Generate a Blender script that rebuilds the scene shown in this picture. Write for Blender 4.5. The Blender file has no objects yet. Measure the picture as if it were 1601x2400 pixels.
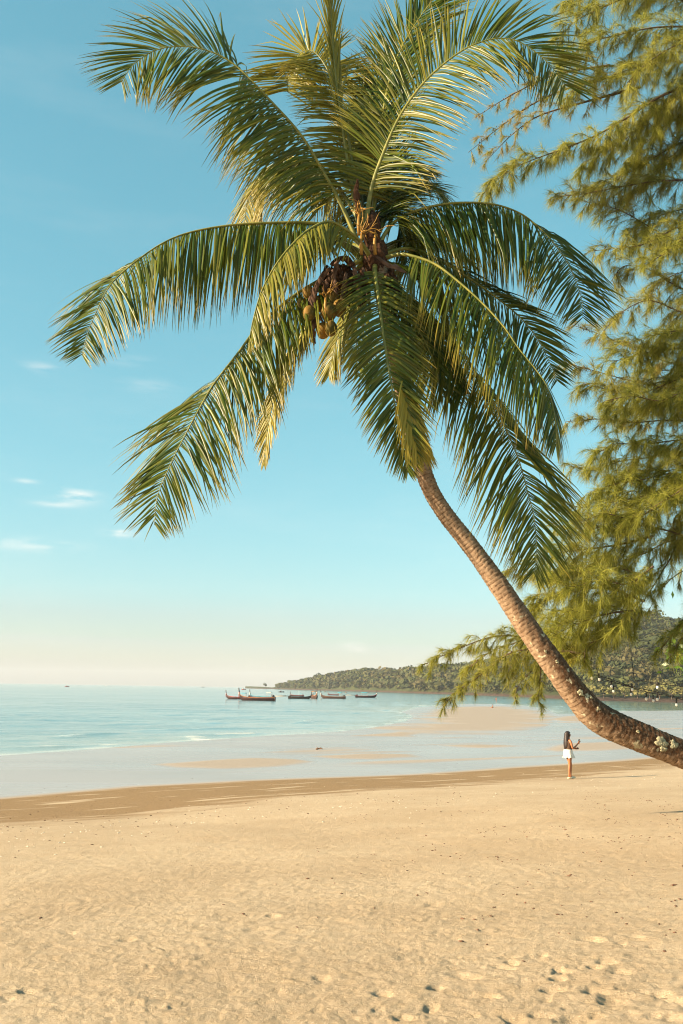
import bpy, bmesh, math, random
import numpy as np
from mathutils import Vector, Matrix

random.seed(7)
rng = np.random.default_rng(7)
SC = bpy.context.scene
COL = SC.collection
R = math.radians

# ------------------------------------------------------------------ camera
CAM_Z = 3.6
PITCH, ROLL = 10.04, 0.93
FPX = 2333.0                      # focal length in photograph pixels (35 mm on a 36 mm tall frame)
cam_d = bpy.data.cameras.new('camera')
cam_d.sensor_fit = 'VERTICAL'; cam_d.sensor_height = 36.0; cam_d.sensor_width = 24.0; cam_d.lens = 35.0
cam_d.clip_start = 0.05; cam_d.clip_end = 40000
cam = bpy.data.objects.new('camera', cam_d); COL.objects.link(cam)
CAM_M = Matrix.Translation((0, 0, CAM_Z)) @ Matrix.Rotation(R(90 + PITCH), 4, 'X') @ Matrix.Rotation(R(ROLL), 4, 'Z')
cam.matrix_world = CAM_M
SC.camera = cam
CAM_R = np.array(CAM_M.to_3x3())

# ------------------------------------------------------------------ sky, sun, exposure
SUN_EL, SUN_BACK = 22.5, 16.0     # low sun from the left, a little behind the camera
az = R(180 + SUN_BACK)
SUN_DIR = Vector((math.cos(az) * math.cos(R(SUN_EL)), math.sin(az) * math.cos(R(SUN_EL)), math.sin(R(SUN_EL))))
world = bpy.data.worlds.new('World'); SC.world = world; world.use_nodes = True
wn, wl = world.node_tree.nodes, world.node_tree.links
wn.clear()
sky = wn.new('ShaderNodeTexSky'); sky.sky_type = 'NISHITA'; sky.sun_disc = False
sky.sun_elevation = R(SUN_EL); sky.sun_rotation = math.atan2(SUN_DIR.x, SUN_DIR.y)
sky.air_density = 1.0; sky.dust_density = 0.95; sky.ozone_density = 3.0; sky.altitude = 0
tint = wn.new('ShaderNodeMix'); tint.data_type = 'RGBA'; tint.blend_type = 'MULTIPLY'
tint.inputs['Factor'].default_value = 1.0
tint.inputs['B'].default_value = (0.985, 1.0, 0.995, 1)
hsv = wn.new('ShaderNodeHueSaturation'); hsv.inputs['Saturation'].default_value = 1.33; hsv.inputs['Hue'].default_value = 0.452
gam = wn.new('ShaderNodeGamma'); gam.inputs['Gamma'].default_value = 0.65
wl.new(sky.outputs['Color'], gam.inputs['Color']); wl.new(gam.outputs[0], hsv.inputs['Color']); wl.new(hsv.outputs[0], tint.inputs['A'])
bg = wn.new('ShaderNodeBackground'); bg.inputs['Strength'].default_value = 0.105
wo = wn.new('ShaderNodeOutputWorld')
wl.new(bg.outputs[0], wo.inputs['Surface'])
# thin scattered fair-weather cloud, a function of azimuth and elevation only
def wmath(op, a, b=None, c=None):
    n = wn.new('ShaderNodeMath'); n.operation = op
    for k, v in enumerate((a, b, c)):
        if v is None: continue
        if isinstance(v, (int, float)): n.inputs[k].default_value = v
        else: wl.new(v, n.inputs[k])
    return n.outputs[0]
tc = wn.new('ShaderNodeTexCoord'); sep = wn.new('ShaderNodeSeparateXYZ')
wl.new(tc.outputs['Generated'], sep.inputs[0])
azi = wmath('ARCTAN2', sep.outputs['X'], sep.outputs['Y'])
ele = wmath('ARCSINE', sep.outputs['Z'])
cmb = wn.new('ShaderNodeCombineXYZ')
wl.new(wmath('MULTIPLY', azi, 9.0), cmb.inputs[0]); wl.new(wmath('MULTIPLY', ele, 34.0), cmb.inputs[1])
def wnoise(scale, detail, off, rough=0.55):
    mp = wn.new('ShaderNodeMapping'); mp.inputs['Location'].default_value = off
    wl.new(cmb.outputs[0], mp.inputs[0])
    n = wn.new('ShaderNodeTexNoise'); n.inputs['Scale'].default_value = scale
    n.inputs['Detail'].default_value = detail; n.inputs['Roughness'].default_value = rough
    wl.new(mp.outputs[0], n.inputs['Vector'])
    return n.outputs['Fac']
def px_dir(px, py):
    v = CAM_R @ np.array(((px - 800.5) / FPX, -(py - 1200) / FPX, -1.0))
    return v / np.linalg.norm(v)
puff = wnoise(2.6, 6, (3.1, 1.7, 0))
tot = None
for (cx, cy, rx, ry, amp) in ((178, 1163, 42, 14, .75), (130, 1182, 42, 6, .45), (282, 1249, 30, 9, .65), (70, 1277, 90, 13, .38),
                              (102, 862, 48, 11, .25), (350, 905, 60, 14, .16), (300, 845, 60, 12, .12), (60, 1128, 22, 5, .4), (830, 1517, 24, 12, .4)):
    d = px_dir(cx, cy); a0 = math.atan2(d[0], d[1]); e0 = math.asin(d[2])
    da = wmath('MULTIPLY', wmath('SUBTRACT', azi, a0), FPX / rx); de = wmath('MULTIPLY', wmath('SUBTRACT', ele, e0), FPX / ry)
    q = wmath('ADD', wmath('MULTIPLY', da, da), wmath('MULTIPLY', de, de))
    g = wmath('MULTIPLY', wmath('POWER', 2.718, wmath('MULTIPLY', q, -1.0)), amp)
    tot = g if tot is None else wmath('ADD', tot, g)
def wramp(v, lo, hi):
    n = wn.new('ShaderNodeMapRange'); n.interpolation_type = 'SMOOTHSTEP'
    n.inputs['From Min'].default_value = lo; n.inputs['From Max'].default_value = hi
    wl.new(v, n.inputs['Value']); return n.outputs['Result']
cl1 = wmath('MULTIPLY', tot, wramp(puff, .36, .62))
veil = wmath('MULTIPLY', wramp(wnoise(.55, 5, (9.2, 4.4, 0)), .45, .85), .07)
cl = wmath('MINIMUM', wmath('ADD', cl1, veil), 0.9)
cmix = wn.new('ShaderNodeMix'); cmix.data_type = 'RGBA'
cmix.inputs['B'].default_value = (3.7, 3.5, 3.2, 1)
wl.new(cl, cmix.inputs['Factor']); wl.new(tint.outputs['Result'], cmix.inputs['A'])
wl.new(cmix.outputs['Result'], bg.inputs['Color'])

sun_d = bpy.data.lights.new('sun', 'SUN'); sun_d.energy = 5.0; sun_d.angle = R(0.55); sun_d.color = (1.0, 0.80, 0.54)
sun = bpy.data.objects.new('sun', sun_d); COL.objects.link(sun)
sun.rotation_euler = (-SUN_DIR).to_track_quat('-Z', 'Y').to_euler()
sun.location = (-30, -10, 40)
SC.view_settings.view_transform = 'Standard'; SC.view_settings.look = 'None'
SC.view_settings.gamma = 1.0; SC.view_settings.exposure = 1.64
SC.view_settings.use_curve_mapping = False
SC.render.engine = 'CYCLES'
SC.cycles.max_bounces = 8; SC.cycles.transparent_max_bounces = 8; SC.cycles.volume_bounces = 0
SC.cycles.use_denoising = True; SC.cycles.filter_width = 1.1

# ------------------------------------------------------------------ helpers
K = 1601.0 / 1568.0               # my working sketch of the photograph was 1568 px wide
def ray(px, py):
    v = CAM_R @ np.array(((px - 800.5) / FPX, -(py - 1200) / FPX, -1.0))
    return v
def at(px, py, Y):                # world point seen at a photograph pixel, Y metres ahead
    v = ray(px, py); return np.array((v[0] / v[1] * Y, Y, CAM_Z + v[2] / v[1] * Y))
def gz(px, py, z=0.0):            # world point seen at a photograph pixel on a level z
    v = ray(px, py); t = (z - CAM_Z) / v[2]; return np.array((v[0] * t, v[1] * t, z))
def nrm(v): return v / (np.linalg.norm(v) + 1e-12)

def perlin(x, y, seed=0):
    g = np.random.default_rng(1000 + seed); n = 256
    p = g.permutation(n); p = np.concatenate([p, p]); ang = g.uniform(0, 2 * np.pi, n)
    gx, gy = np.cos(ang), np.sin(ang)
    xi = np.floor(x).astype(np.int64); yi = np.floor(y).astype(np.int64)
    xf, yf = x - xi, y - yi; xi &= 255; yi &= 255
    def gr(i, j, a, b):
        h = p[(p[i & 255] + j) & 255]; return gx[h] * a + gy[h] * b
    u = xf**3 * (xf * (xf * 6 - 15) + 10); v = yf**3 * (yf * (yf * 6 - 15) + 10)
    n00 = gr(xi, yi, xf, yf); n10 = gr(xi + 1, yi, xf - 1, yf)
    n01 = gr(xi, yi + 1, xf, yf - 1); n11 = gr(xi + 1, yi + 1, xf - 1, yf - 1)
    return (n00 * (1 - u) + n10 * u) * (1 - v) + (n01 * (1 - u) + n11 * u) * v * 1.0
def fbm(x, y, oct=4, seed=0, gain=.5):
    s = 0; a = 1
    for k in range(oct):
        s = s + a * perlin(x * 2**k + 17.3 * k, y * 2**k - 9.1 * k, seed + k); a *= gain
    return s * 1.4
def smooth(e0, e1, x):
    t = np.clip((x - e0) / (e1 - e0), 0, 1); return t * t * (3 - 2 * t)

def big_mesh(name, V, F, mat, parent=None, attrs=None, smooth_shade=True):
    """V (n,3), F list/array of faces (all quads, all tris or a list); attrs {name: (n,) or (n,4)}"""
    me = bpy.data.meshes.new(name)
    V = np.asarray(V, dtype=np.float32)
    if isinstance(F, np.ndarray):
        k = F.shape[1]
        me.vertices.add(len(V)); me.vertices.foreach_set('co', V.ravel())
        me.loops.add(F.size); me.loops.foreach_set('vertex_index', F.astype(np.int32).ravel())
        me.polygons.add(len(F)); me.polygons.foreach_set('loop_start', np.arange(0, F.size, k, dtype=np.int32))
        me.polygons.foreach_set('loop_total', np.full(len(F), k, dtype=np.int32))
        me.update(calc_edges=True)
    else:
        me.from_pydata(V.tolist(), [], [list(map(int, f)) for f in F])
    for an, av in (attrs or {}).items():
        av = np.asarray(av, dtype=np.float32)
        if av.ndim == 1:
            a = me.attributes.new(an, 'FLOAT', 'POINT'); a.data.foreach_set('value', av)
        else:
            a = me.attributes.new(an, 'FLOAT_COLOR', 'POINT'); a.data.foreach_set('color', av.ravel())
    if smooth_shade: me.polygons.foreach_set('use_smooth', np.ones(len(me.polygons), dtype=bool))
    me.validate()
    if mat: me.materials.append(mat)
    o = bpy.data.objects.new(name, me); COL.objects.link(o)
    if parent: o.parent = parent
    return o
class MB:                          # collects geometry for ONE mesh object
    def __init__(s): s.V = []; s.F = []; s.n = 0; s.C = []
    def add(s, V, F, c=None):
        V = np.asarray(V, float); s.V.append(V)
        s.F += [[i + s.n for i in f] for f in F]; s.n += len(V)
        if c is not None:
            c = np.asarray(c, float); s.C.append(np.tile(c, (len(V), 1)) if c.ndim == 1 else c)
    def build(s, name, mat, parent=None, smooth_shade=True):
        at_ = {'col': np.concatenate(s.C)} if s.C else None
        return big_mesh(name, np.concatenate(s.V), s.F, mat, parent, at_, smooth_shade)
    def tube(s, P, rad, n=8, cap=True, c=None, flat=1.0, up=None):
        V, F = tube_vf(P, rad, n, cap, flat, up); s.add(V, F, c); return s
    def box(s, c0, sz, rot=None, c=None):
        x, y, z = (np.asarray(sz) / 2)
        V = np.array([(i * x, j * y, k * z) for i in (-1, 1) for j in (-1, 1) for k in (-1, 1)])
        if rot is not None: V = V @ np.array(rot).T
        s.add(V + np.asarray(c0), [(0, 1, 3, 2), (4, 6, 7, 5), (0, 4, 5, 1), (2, 3, 7, 6), (0, 2, 6, 4), (1, 5, 7, 3)], c); return s
    def ball(s, c0, r, nu=12, nv=8, c=None, fn=None):
        V = [(0, 0, 1)]; F = []
        for j in range(1, nv):
            th = math.pi * j / nv
            V += [(math.sin(th) * math.cos(2 * math.pi * i / nu), math.sin(th) * math.sin(2 * math.pi * i / nu), math.cos(th)) for i in range(nu)]
        V.append((0, 0, -1)); V = np.array(V)
        for i in range(nu): F.append((0, 1 + i, 1 + (i + 1) % nu))
        for j in range(nv - 2):
            for i in range(nu):
                a = 1 + j * nu + i; b = 1 + j * nu + (i + 1) % nu; F.append((a, a + nu, b + nu, b))
        L = len(V) - 1; o = 1 + (nv - 2) * nu
        for i in range(nu): F.append((L, o + (i + 1) % nu, o + i))
        if fn is not None: V = fn(V)
        s.add(V * np.asarray(r) + np.asarray(c0), F, c); return s
def tube_vf(P, rad, n=8, cap=True, flat=1.0, up=None):
    P = np.asarray(P, float); m = len(P); rad = np.broadcast_to(np.asarray(rad, float), (m,))
    T = np.gradient(P, axis=0); T /= np.linalg.norm(T, axis=1)[:, None] + 1e-12
    u = np.array((0, 0, 1.0)) if up is None else np.asarray(up, float)
    if abs(T[0] @ u) > .95: u = np.array((0, 1.0, 0))
    N = np.zeros_like(P); b = nrm(np.cross(T[0], u)); N[0] = b
    for i in range(1, m):
        b = b - T[i] * (b @ T[i]); b = nrm(b); N[i] = b
    B = np.cross(N, T)
    a = np.arange(n) * 2 * np.pi / n
    V = (P[:, None, :] + rad[:, None, None] * (np.cos(a)[None, :, None] * N[:, None, :] + flat * np.sin(a)[None, :, None] * B[:, None, :])).reshape(-1, 3)
    F = []
    for i in range(m - 1):
        for j in range(n):
            F.append((i * n + j, i * n + (j + 1) % n, (i + 1) * n + (j + 1) % n, (i + 1) * n + j))
    if cap: F.append(list(range(n))[::-1]); F.append(list(range((m - 1) * n, m * n)))
    return V, F
def spline(P, n):
    """Catmull-Rom through P resampled to n points evenly by length"""
    P = np.asarray(P, float); Q = np.vstack([2 * P[0] - P[1], P, 2 * P[-1] - P[-2]]); out = []
    for i in range(1, len(Q) - 2):
        for t in np.linspace(0, 1, 14, endpoint=False):
            a, b, c, d = Q[i - 1], Q[i], Q[i + 1], Q[i + 2]
            out.append(.5 * (2 * b + (c - a) * t + (2 * a - 5 * b + 4 * c - d) * t * t + (3 * b - a - 3 * c + d) * t**3))
    out.append(P[-1]); out = np.array(out)
    s = np.concatenate([[0], np.cumsum(np.linalg.norm(np.diff(out, axis=0), axis=1))])
    q = np.linspace(0, s[-1], n)
    return np.stack([np.interp(q, s, out[:, k]) for k in range(P.shape[1])], 1)
def tag(o, label=None, cat=None, group=None, kind=None):
    if label: o['label'] = label
    if cat: o['category'] = cat
    if group: o['group'] = group
    if kind: o['kind'] = kind
    return o
def empty(name, loc=(0, 0, 0), rz=0.0, s=1.0):
    o = bpy.data.objects.new(name, None); COL.objects.link(o)
    o.location = tuple(float(v) for v in loc); o.rotation_euler = (0, 0, rz); o.scale = (s, s, s); o.empty_display_size = .2
    return o
def copy_tree(o, parent=None):
    c = o.copy(); COL.objects.link(c); c.parent = parent
    for ch in list(o.children): copy_tree(ch, c)
    return c

# ------------------------------------------------------------------ materials
class NT:
    def __init__(s, name):
        s.m = bpy.data.materials.new(name); s.m.use_nodes = True
        s.t = s.m.node_tree; s.t.nodes.clear(); s.out = s.t.nodes.new('ShaderNodeOutputMaterial')
        s._co = None
    def n(s, typ, **kw):
        nd = s.t.nodes.new(typ)
        for k, v in kw.items(): setattr(nd, k, v)
        return nd
    def l(s, a, b): s.t.links.new(a, b)
    def set(s, sock, v):
        if hasattr(v, 'is_output'): s.l(v, sock)
        else: sock.default_value = v
    def co(s):
        if s._co is None: s._co = s.n('ShaderNodeTexCoord').outputs['Object']
        return s._co
    def noise(s, scale, detail=3, rough=.55, vec=None, stretch=None, col=False, dist=0):
        v = vec or s.co()
        if stretch is not None:
            mp = s.n('ShaderNodeMapping'); mp.inputs['Scale'].default_value = stretch[:3]
            if len(stretch) > 3: mp.inputs['Rotation'].default_value = (0, 0, stretch[3])
            s.l(v, mp.inputs[0]); v = mp.outputs[0]
        nd = s.n('ShaderNodeTexNoise'); nd.inputs['Scale'].default_value = scale; nd.inputs['Detail'].default_value = detail
        nd.inputs['Roughness'].default_value = rough; nd.inputs['Distortion'].default_value = dist; s.l(v, nd.inputs['Vector'])
        return nd.outputs['Color' if col else 'Fac']
    def math(s, op, a, b=0.0, clamp=False):
        nd = s.n('ShaderNodeMath', operation=op, use_clamp=clamp); s.set(nd.inputs[0], a); s.set(nd.inputs[1], b); return nd.outputs[0]
    def ramp(s, v, lo, hi, a=0.0, b=1.0, sm=True):
        nd = s.n('ShaderNodeMapRange'); nd.interpolation_type = 'SMOOTHSTEP' if sm else 'LINEAR'
        s.set(nd.inputs['Value'], v); nd.inputs['From Min'].default_value = lo; nd.inputs['From Max'].default_value = hi
        nd.inputs['To Min'].default_value = a; nd.inputs['To Max'].default_value = b; return nd.outputs['Result']
    def mix(s, f, a, b, mode='MIX'):
        nd = s.n('ShaderNodeMix', data_type='RGBA', blend_type=mode)
        c4 = lambda c: c if hasattr(c, 'is_output') or len(c) == 4 else (*c, 1)
        s.set(nd.inputs['Factor'], f); s.set(nd.inputs['A'], c4(a)); s.set(nd.inputs['B'], c4(b)); return nd.outputs['Result']
    def attr(s, name, out='Fac'):
        nd = s.n('ShaderNodeAttribute', attribute_name=name); return nd.outputs[out]
    def bump(s, h, strength=.5, dist=.02, normal=None):
        nd = s.n('ShaderNodeBump'); s.set(nd.inputs['Strength'], strength); nd.inputs['Distance'].default_value = dist
        s.l(h, nd.inputs['Height'])
        if normal is not None: s.l(normal, nd.inputs['Normal'])
        return nd.outputs[0]
    def princ(s, color, rough=.7, spec=.5, normal=None, metal=0.0, ior=None, trans=0.0):
        p = s.n('ShaderNodeBsdfPrincipled')
        s.set(p.inputs['Base Color'], color if hasattr(color, 'is_output') or len(color) == 4 else (*color, 1))
        s.set(p.inputs['Roughness'], rough); s.set(p.inputs['Specular IOR Level'], spec); s.set(p.inputs['Metallic'], metal)
        if ior: p.inputs['IOR'].default_value = ior
        if trans: p.inputs['Transmission Weight'].default_value = trans
        if normal is not None: s.l(normal, p.inputs['Normal'])
        return p.outputs[0]
    def done(s, sh): s.l(sh, s.out.inputs['Surface']); return s.m
def simple(name, color, rough=.7, var=.25, scale=6.0, bump=.0, spec=.4, metal=0.0):
    t = NT(name); n = t.noise(scale, 4)
    c = t.mix(t.ramp(n, .3, .7), tuple(v * (1 - var) for v in color), tuple(min(1, v * (1 + var)) for v in color))
    return t.done(t.princ(c, rough, spec, t.bump(n, bump, .02) if bump else None, metal))
# ------------------------------------------------------------------ the ground: beach, tidal flats and sea bed, one sheet
E_S = np.array((.818, .576)); N_S = np.array((-.576, .818))
_bl = np.array([gz(px, py, .08)[:2] for px, py in ((0, 1872), (319, 1843), (574, 1830), (957, 1815), (1345, 1791), (1601, 1772))])
BU, BV = _bl @ E_S, _bl @ N_S
def inland(x, y):                  # metres landward of the edge between dry beach and tidal flat
    u = x * E_S[0] + y * E_S[1]; v = x * N_S[0] + y * N_S[1]
    return np.interp(u, BU, BV) - v
def poly_sd(x, y, poly):           # signed distance to a closed outline, positive inside
    poly = np.asarray(poly); best = np.full(x.shape, 1e18); ins = np.zeros(x.shape, bool)
    for (ax, ay), (bx, by) in zip(poly, np.roll(poly, -1, 0)):
        dx, dy = bx - ax, by - ay
        t = np.clip(((x - ax) * dx + (y - ay) * dy) / (dx * dx + dy * dy + 1e-9), 0, 1)
        best = np.minimum(best, (x - ax - t * dx)**2 + (y - ay - t * dy)**2)
        c = ((ay > y) != (by > y)) & (x < (bx - ax) * (y - ay) / (by - ay + 1e-12) + ax)
        ins ^= c
    d = np.sqrt(best); return np.where(ins, d, -d)
def plan(pts, z=0.0): return [tuple(gz(a, b, z)[:2]) for a, b in pts]
_wl = plan([(0, 1772), (200, 1758), (400, 1741), (600, 1727), (800, 1715), (880, 1705), (955, 1691), (975, 1678), (945, 1669), (985, 1658),
            (1100, 1650), (1200, 1651), (1275, 1661), (1300, 1673), (1345, 1673), (1420, 1668), (1601, 1665), (1800, 1663)])
LAND = [(-160, 5), (-70, 33)] + _wl + [(400, 210), (900, 150), (900, -900), (-900, -900), (-900, -60)]
BANKS = [plan(p, .05) for p in (
    [(905, 1718), (960, 1700), (1000, 1681), (985, 1670), (1060, 1657), (1180, 1655), (1250, 1665), (1292, 1679), (1285, 1696), (1240, 1709), (1120, 1716), (1000, 1720)],
    [(830, 1724), (930, 1714), (1000, 1718), (960, 1726)],
    [(380, 1791), (480, 1784), (600, 1778), (690, 1780), (720, 1785), (640, 1795), (520, 1799), (430, 1797)],
    [(720, 1772), (860, 1766), (960, 1768), (975, 1774), (880, 1780), (780, 1778)],
    [(1250, 1757), (1330, 1743), (1480, 1738), (1560, 1748), (1420, 1760), (1300, 1763)],
    [(1290, 1684), (1340, 1677), (1420, 1682), (1480, 1690), (1400, 1692), (1320, 1692)],
    [(1010, 1748), (1120, 1745), (1230, 1748), (1130, 1753)])]
POOLS = [plan(p, .0) for p in (
    [(1262, 1712), (1288, 1701), (1298, 1688), (1322, 1699), (1350, 1714), (1300, 1718)], [(1240, 1725), (1290, 1722), (1320, 1726), (1270, 1730)])]
PROF_T = [-1, 0, 2, 6.5, 12, 20, 31, 60, 200, 900]; PROF_Z = [0, .02, .09, .34, .72, 1.3, 2.08, 3.0, 5, 9]
def ground_fields(x, y):
    sd = poly_sd(x, y, LAND); t = inland(x, y)
    wob = fbm(x * .055 + 3, y * .055, 3, 5) * 2.0
    z = np.where(sd > 0, .012 + .05 * (1 - np.exp(-np.maximum(sd, 0) / 9)), np.maximum(-.02 * np.maximum(-sd, 0), -1.9))
    bank = np.zeros_like(x)
    jit = fbm(x * .12, y * .12, 2, 11) * .8
    for p in BANKS:
        s = poly_sd(x, y, p); w = max(1.0, .11 * math.sqrt(abs(sum(a[0] * b[1] - a[1] * b[0] for a, b in zip(p, p[1:] + p[:1]))) / 2))
        bank = np.maximum(bank, smooth(-w * .4, w, s + jit * w))
    pool = np.zeros_like(x)
    for p in POOLS:
        s = poly_sd(x, y, p); pool = np.maximum(pool, smooth(-.6, .8, s + jit * .5))
    flat = (t < 0) & (sd > 0)
    # streaks of drained sand left between films of water, drawn out along the shore
    u = x * E_S[0] + y * E_S[1]; v = x * N_S[0] + y * N_S[1]
    st = fbm(u * .04 + 4, v * .22, 2, 21)
    bank = np.maximum(bank, .6 * smooth(.35, .75, st) * smooth(60, 45, -t) * smooth(0, -2.5, t))
    bank *= (sd > 0) * (1 - pool)
    z = z + .03 * bank * smooth(0, 3, sd) - .015 * pool
    z = z + np.interp(t, PROF_T, PROF_Z)
    wet = smooth(.7, -.9, t + wob * .45) * (1 - bank) * (sd > -3)
    wet = np.maximum(wet, pool)
    moist = smooth(-.3, .5, t + wob * .4) * smooth(1.3, -1.3, t - np.interp(u, [8, 13, 20, 31, 45], [10.5, 10, 8.5, 5.5, 4]) + wob * .8 + fbm(u * .35, v * .9, 3, 31) * 1.8) * smooth(-.75, -.35, fbm(u * .3 + 2, v * 1.2, 3, 35))
    moist = np.maximum(moist, .55 * smooth(.25, .6, fbm(u * .09, v * .5 + 7, 3, 41)) * smooth(11, 6, t) * (t > 0))
    return z, wet, moist, bank, t, pool
# shallow dents: footprints and scuffs, thickest at the lower right of the beach
DENTS = []
_r = np.random.default_rng(3)
def _dent(px, py, depth, rad):
    p = None
    z = 1.6
    for _ in range(6):
        p = gz(px, py, z); z = float(np.interp(inland(p[0], p[1]), PROF_T, PROF_Z)) + .06
    DENTS.append((p[0], p[1], depth, rad * _r.uniform(.8, 1.25), rad * _r.uniform(.55, .95), _r.uniform(0, np.pi)))
for a, b in ((712, 2300), (752, 2295), (895, 2332), (1022, 2318), (1108, 2338), (1150, 2338), (1308, 2300), (1322, 2282), (1295, 2325), (1395, 2330), (1420, 2310),
             (1425, 2345), (1450, 2340), (1440, 2352), (1355, 2390), (1400, 2382), (1530, 2332), (1555, 2335), (1580, 2348), (1190, 2245), (1252, 2243),
             (1270, 2242), (1200, 2258), (1180, 2268), (1095, 2290), (945, 2385), (1010, 2362), (1205, 2392), (1270, 2382), (1530, 2385), (1575, 2390), (1380, 2205),
             (1400, 2208), (1455, 2215), (1490, 2200), (1420, 2262), (1395, 2272), (1310, 2275), (1455, 2285), (297, 2210), (160, 2192), (640, 2150), (600, 2180), (950, 2246), (60, 2330)):
    _dent(a, b, _r.uniform(.03, .055), _r.uniform(.045, .085))
for _ in range(150):
    a = _r.uniform(-200, 1850); b = 2400 - abs(_r.normal(0, 130)) + 20
    if _r.random() < .55: a = 1050 + abs(_r.normal(0, 420))
    _dent(a, b, _r.uniform(.006, .024), _r.uniform(.02, .055))
for _ in range(150):
    _dent(_r.uniform(-200, 1800), _r.uniform(2030, 2260), _r.uniform(.006, .02), _r.uniform(.03, .09))
def ground_detail(x, y, t, d):
    dry = smooth(3, 9, t); near = smooth(40, 8, d)
    z = dry * (.018 * fbm(x * .22, y * .22, 2, 50) + near * (.010 * fbm(x * .9, y * 1.1, 3, 60) + .0065 * fbm(x * 5.5, y * 7.5, 4, 70, .65)))
    z = z + dry * smooth(15, 6, d) * .0045 * fbm(x * 15, y * 21, 3, 72, .7)
    rough = smooth(-.05, .35, fbm(x * .7, y * .7, 3, 81)) * smooth(17, 6, d)
    z = z + dry * rough * (.014 * np.abs(fbm(x * 9, y * 12, 3, 90)) + .016 * np.maximum(fbm(x * 2.6, y * 3.4, 2, 95) - .15, 0))
    sel = np.where(d < 14)[0]; xs, ys = x[sel], y[sel]; dz = np.zeros(len(sel))
    for (cx, cy, dep, ra, rb, an) in DENTS:
        m = np.where((np.abs(xs - cx) < ra * 3) & (np.abs(ys - cy) < ra * 3))[0]
        if not len(m): continue
        c, s = math.cos(an), math.sin(an); X, Y = xs[m] - cx, ys[m] - cy
        q = ((X * c + Y * s) / ra)**2 + ((-X * s + Y * c) / rb)**2
        dz[m] += -.55 * dep * np.exp(-q**2 * 1.2) + dep * .05 * np.exp(-(np.sqrt(q) - 1.55)**2 * 5)
    z[sel] += dz
    return z
def ground_z(x, y):
    x = np.atleast_1d(np.asarray(x, float)); y = np.atleast_1d(np.asarray(y, float))
    z, w, m, b, t, p = ground_fields(x, y)
    return float((z + ground_detail(x, y, t, np.hypot(x, y)))[0])
def on_ground(px, py):             # where the ground is seen at a photograph pixel
    z = .3
    for _ in range(12):
        p = gz(px, py, z); z = .5 * z + .5 * ground_z(p[0], p[1])
    return np.array((p[0], p[1], ground_z(p[0], p[1])))
def polar(angles, radii):
    A, Rr = np.meshgrid(angles, radii); x = (Rr * np.sin(A)).ravel(); y = (Rr * np.cos(A)).ravel()
    n, m = len(angles), len(radii)
    i, j = np.meshgrid(np.arange(n - 1), np.arange(m - 1)); b = (j * n + i).ravel()
    return x, y, np.stack([b, b + 1, b + n + 1, b + n], 1)
ang_in = np.linspace(-R(23), R(23), 470)
ang = np.concatenate([np.linspace(-np.pi, -R(40), 24), np.linspace(-R(38), -R(23.3), 26), ang_in, np.linspace(R(23.3), R(38), 26), np.linspace(R(40), np.pi, 24)])
rad_ = np.concatenate([[.02, .5, 1, 1.5, 2, 2.5, 3, 3.4], np.geomspace(3.7, 62, 690), np.geomspace(63.3, 700, 150), np.geomspace(730, 6900, 24)])
gx_, gy_, gF = polar(ang, rad_)
g_z, g_wet, g_moist, g_bank, g_t, g_pool = ground_fields(gx_, gy_)
g_z = g_z + ground_detail(gx_, gy_, g_t, np.hypot(gx_, gy_))

t = NT('beach_sand')
wet, moist, bank, pool_a = t.attr('wet'), t.attr('moist'), t.attr('bank'), t.attr('pool')
n1, n2, n3 = t.noise(.45, 4), t.noise(7, 5, .65), t.noise(170, 3, .7)
n4 = t.noise(38, 4, .7, stretch=(1, 1.6, 1, .6))
c = t.mix(t.ramp(n1, .3, .7), (.400, .300, .195), (.470, .365, .247))
c = t.mix(t.ramp(n2, .35, .75, 0, .5), c, (.36, .255, .145))
c = t.mix(t.ramp(n3, .5, .78, 0, .6), c, (.30, .205, .115))
c = t.mix(t.ramp(n4, .55, .70, 0, .7), c, (.25, .168, .092))
c = t.mix(t.ramp(t.noise(19, 5, .75, stretch=(.7, 2.0, 1, -.2)), .58, .70, 0, .65), c, (.255, .172, .095))
c = t.mix(t.ramp(t.noise(95, 2), .62, .72, 0, .55), c, (.74, .64, .48))
mc = t.mix(t.ramp(t.noise(22, 4, .7), .4, .66), (.275, .178, .090), (.19, .120, .058))
mc = t.mix(t.ramp(t.noise(60, 2), .66, .72, 0, .6), mc, (.6, .5, .38))
c = t.mix(moist, c, mc)
bc = t.mix(t.ramp(n2, .3, .7), (.345, .285, .232), (.305, .25, .20))
c = t.mix(bank, c, bc)
wc = t.mix(t.ramp(t.noise(.12, 2, .5), .35, .65), (.345, .29, .255), (.31, .262, .232))
c = t.mix(wet, c, wc)
wetr = t.math('MULTIPLY', wet, t.ramp(t.noise(.10, 2, .5, stretch=(.5, 2.0, 1, -.62)), .3, .7, .82, .93))
rough = t.math('SUBTRACT', .93, t.math('MULTIPLY', wetr, .76))
rough = t.math('SUBTRACT', rough, t.math('MULTIPLY', pool_a, .06), clamp=True)
rough = t.math('MAXIMUM', rough, .03)
bh = t.math('ADD', t.math('MULTIPLY', n3, .5), t.math('ADD', t.math('MULTIPLY', n4, .9), t.math('MULTIPLY', t.noise(11, 4, .7), 1.4)))
bs = t.math('MULTIPLY', t.math('SUBTRACT', 1.0, wet), t.ramp(bank, 0, 1, .85, .25))
bh = t.math('ADD', bh, t.math('MULTIPLY', t.noise(48, 6, .8), 1.2))
nb = t.bump(bh, bs, .014)
M_SAND = t.done(t.princ(c, rough, t.ramp(wet, 0, 1, .12, .62), nb))
ground = big_mesh('ground', np.stack([gx_, gy_, g_z], 1), gF, M_SAND, attrs={'wet': g_wet, 'moist': g_moist, 'bank': g_bank, 'pool': g_pool})
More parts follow.
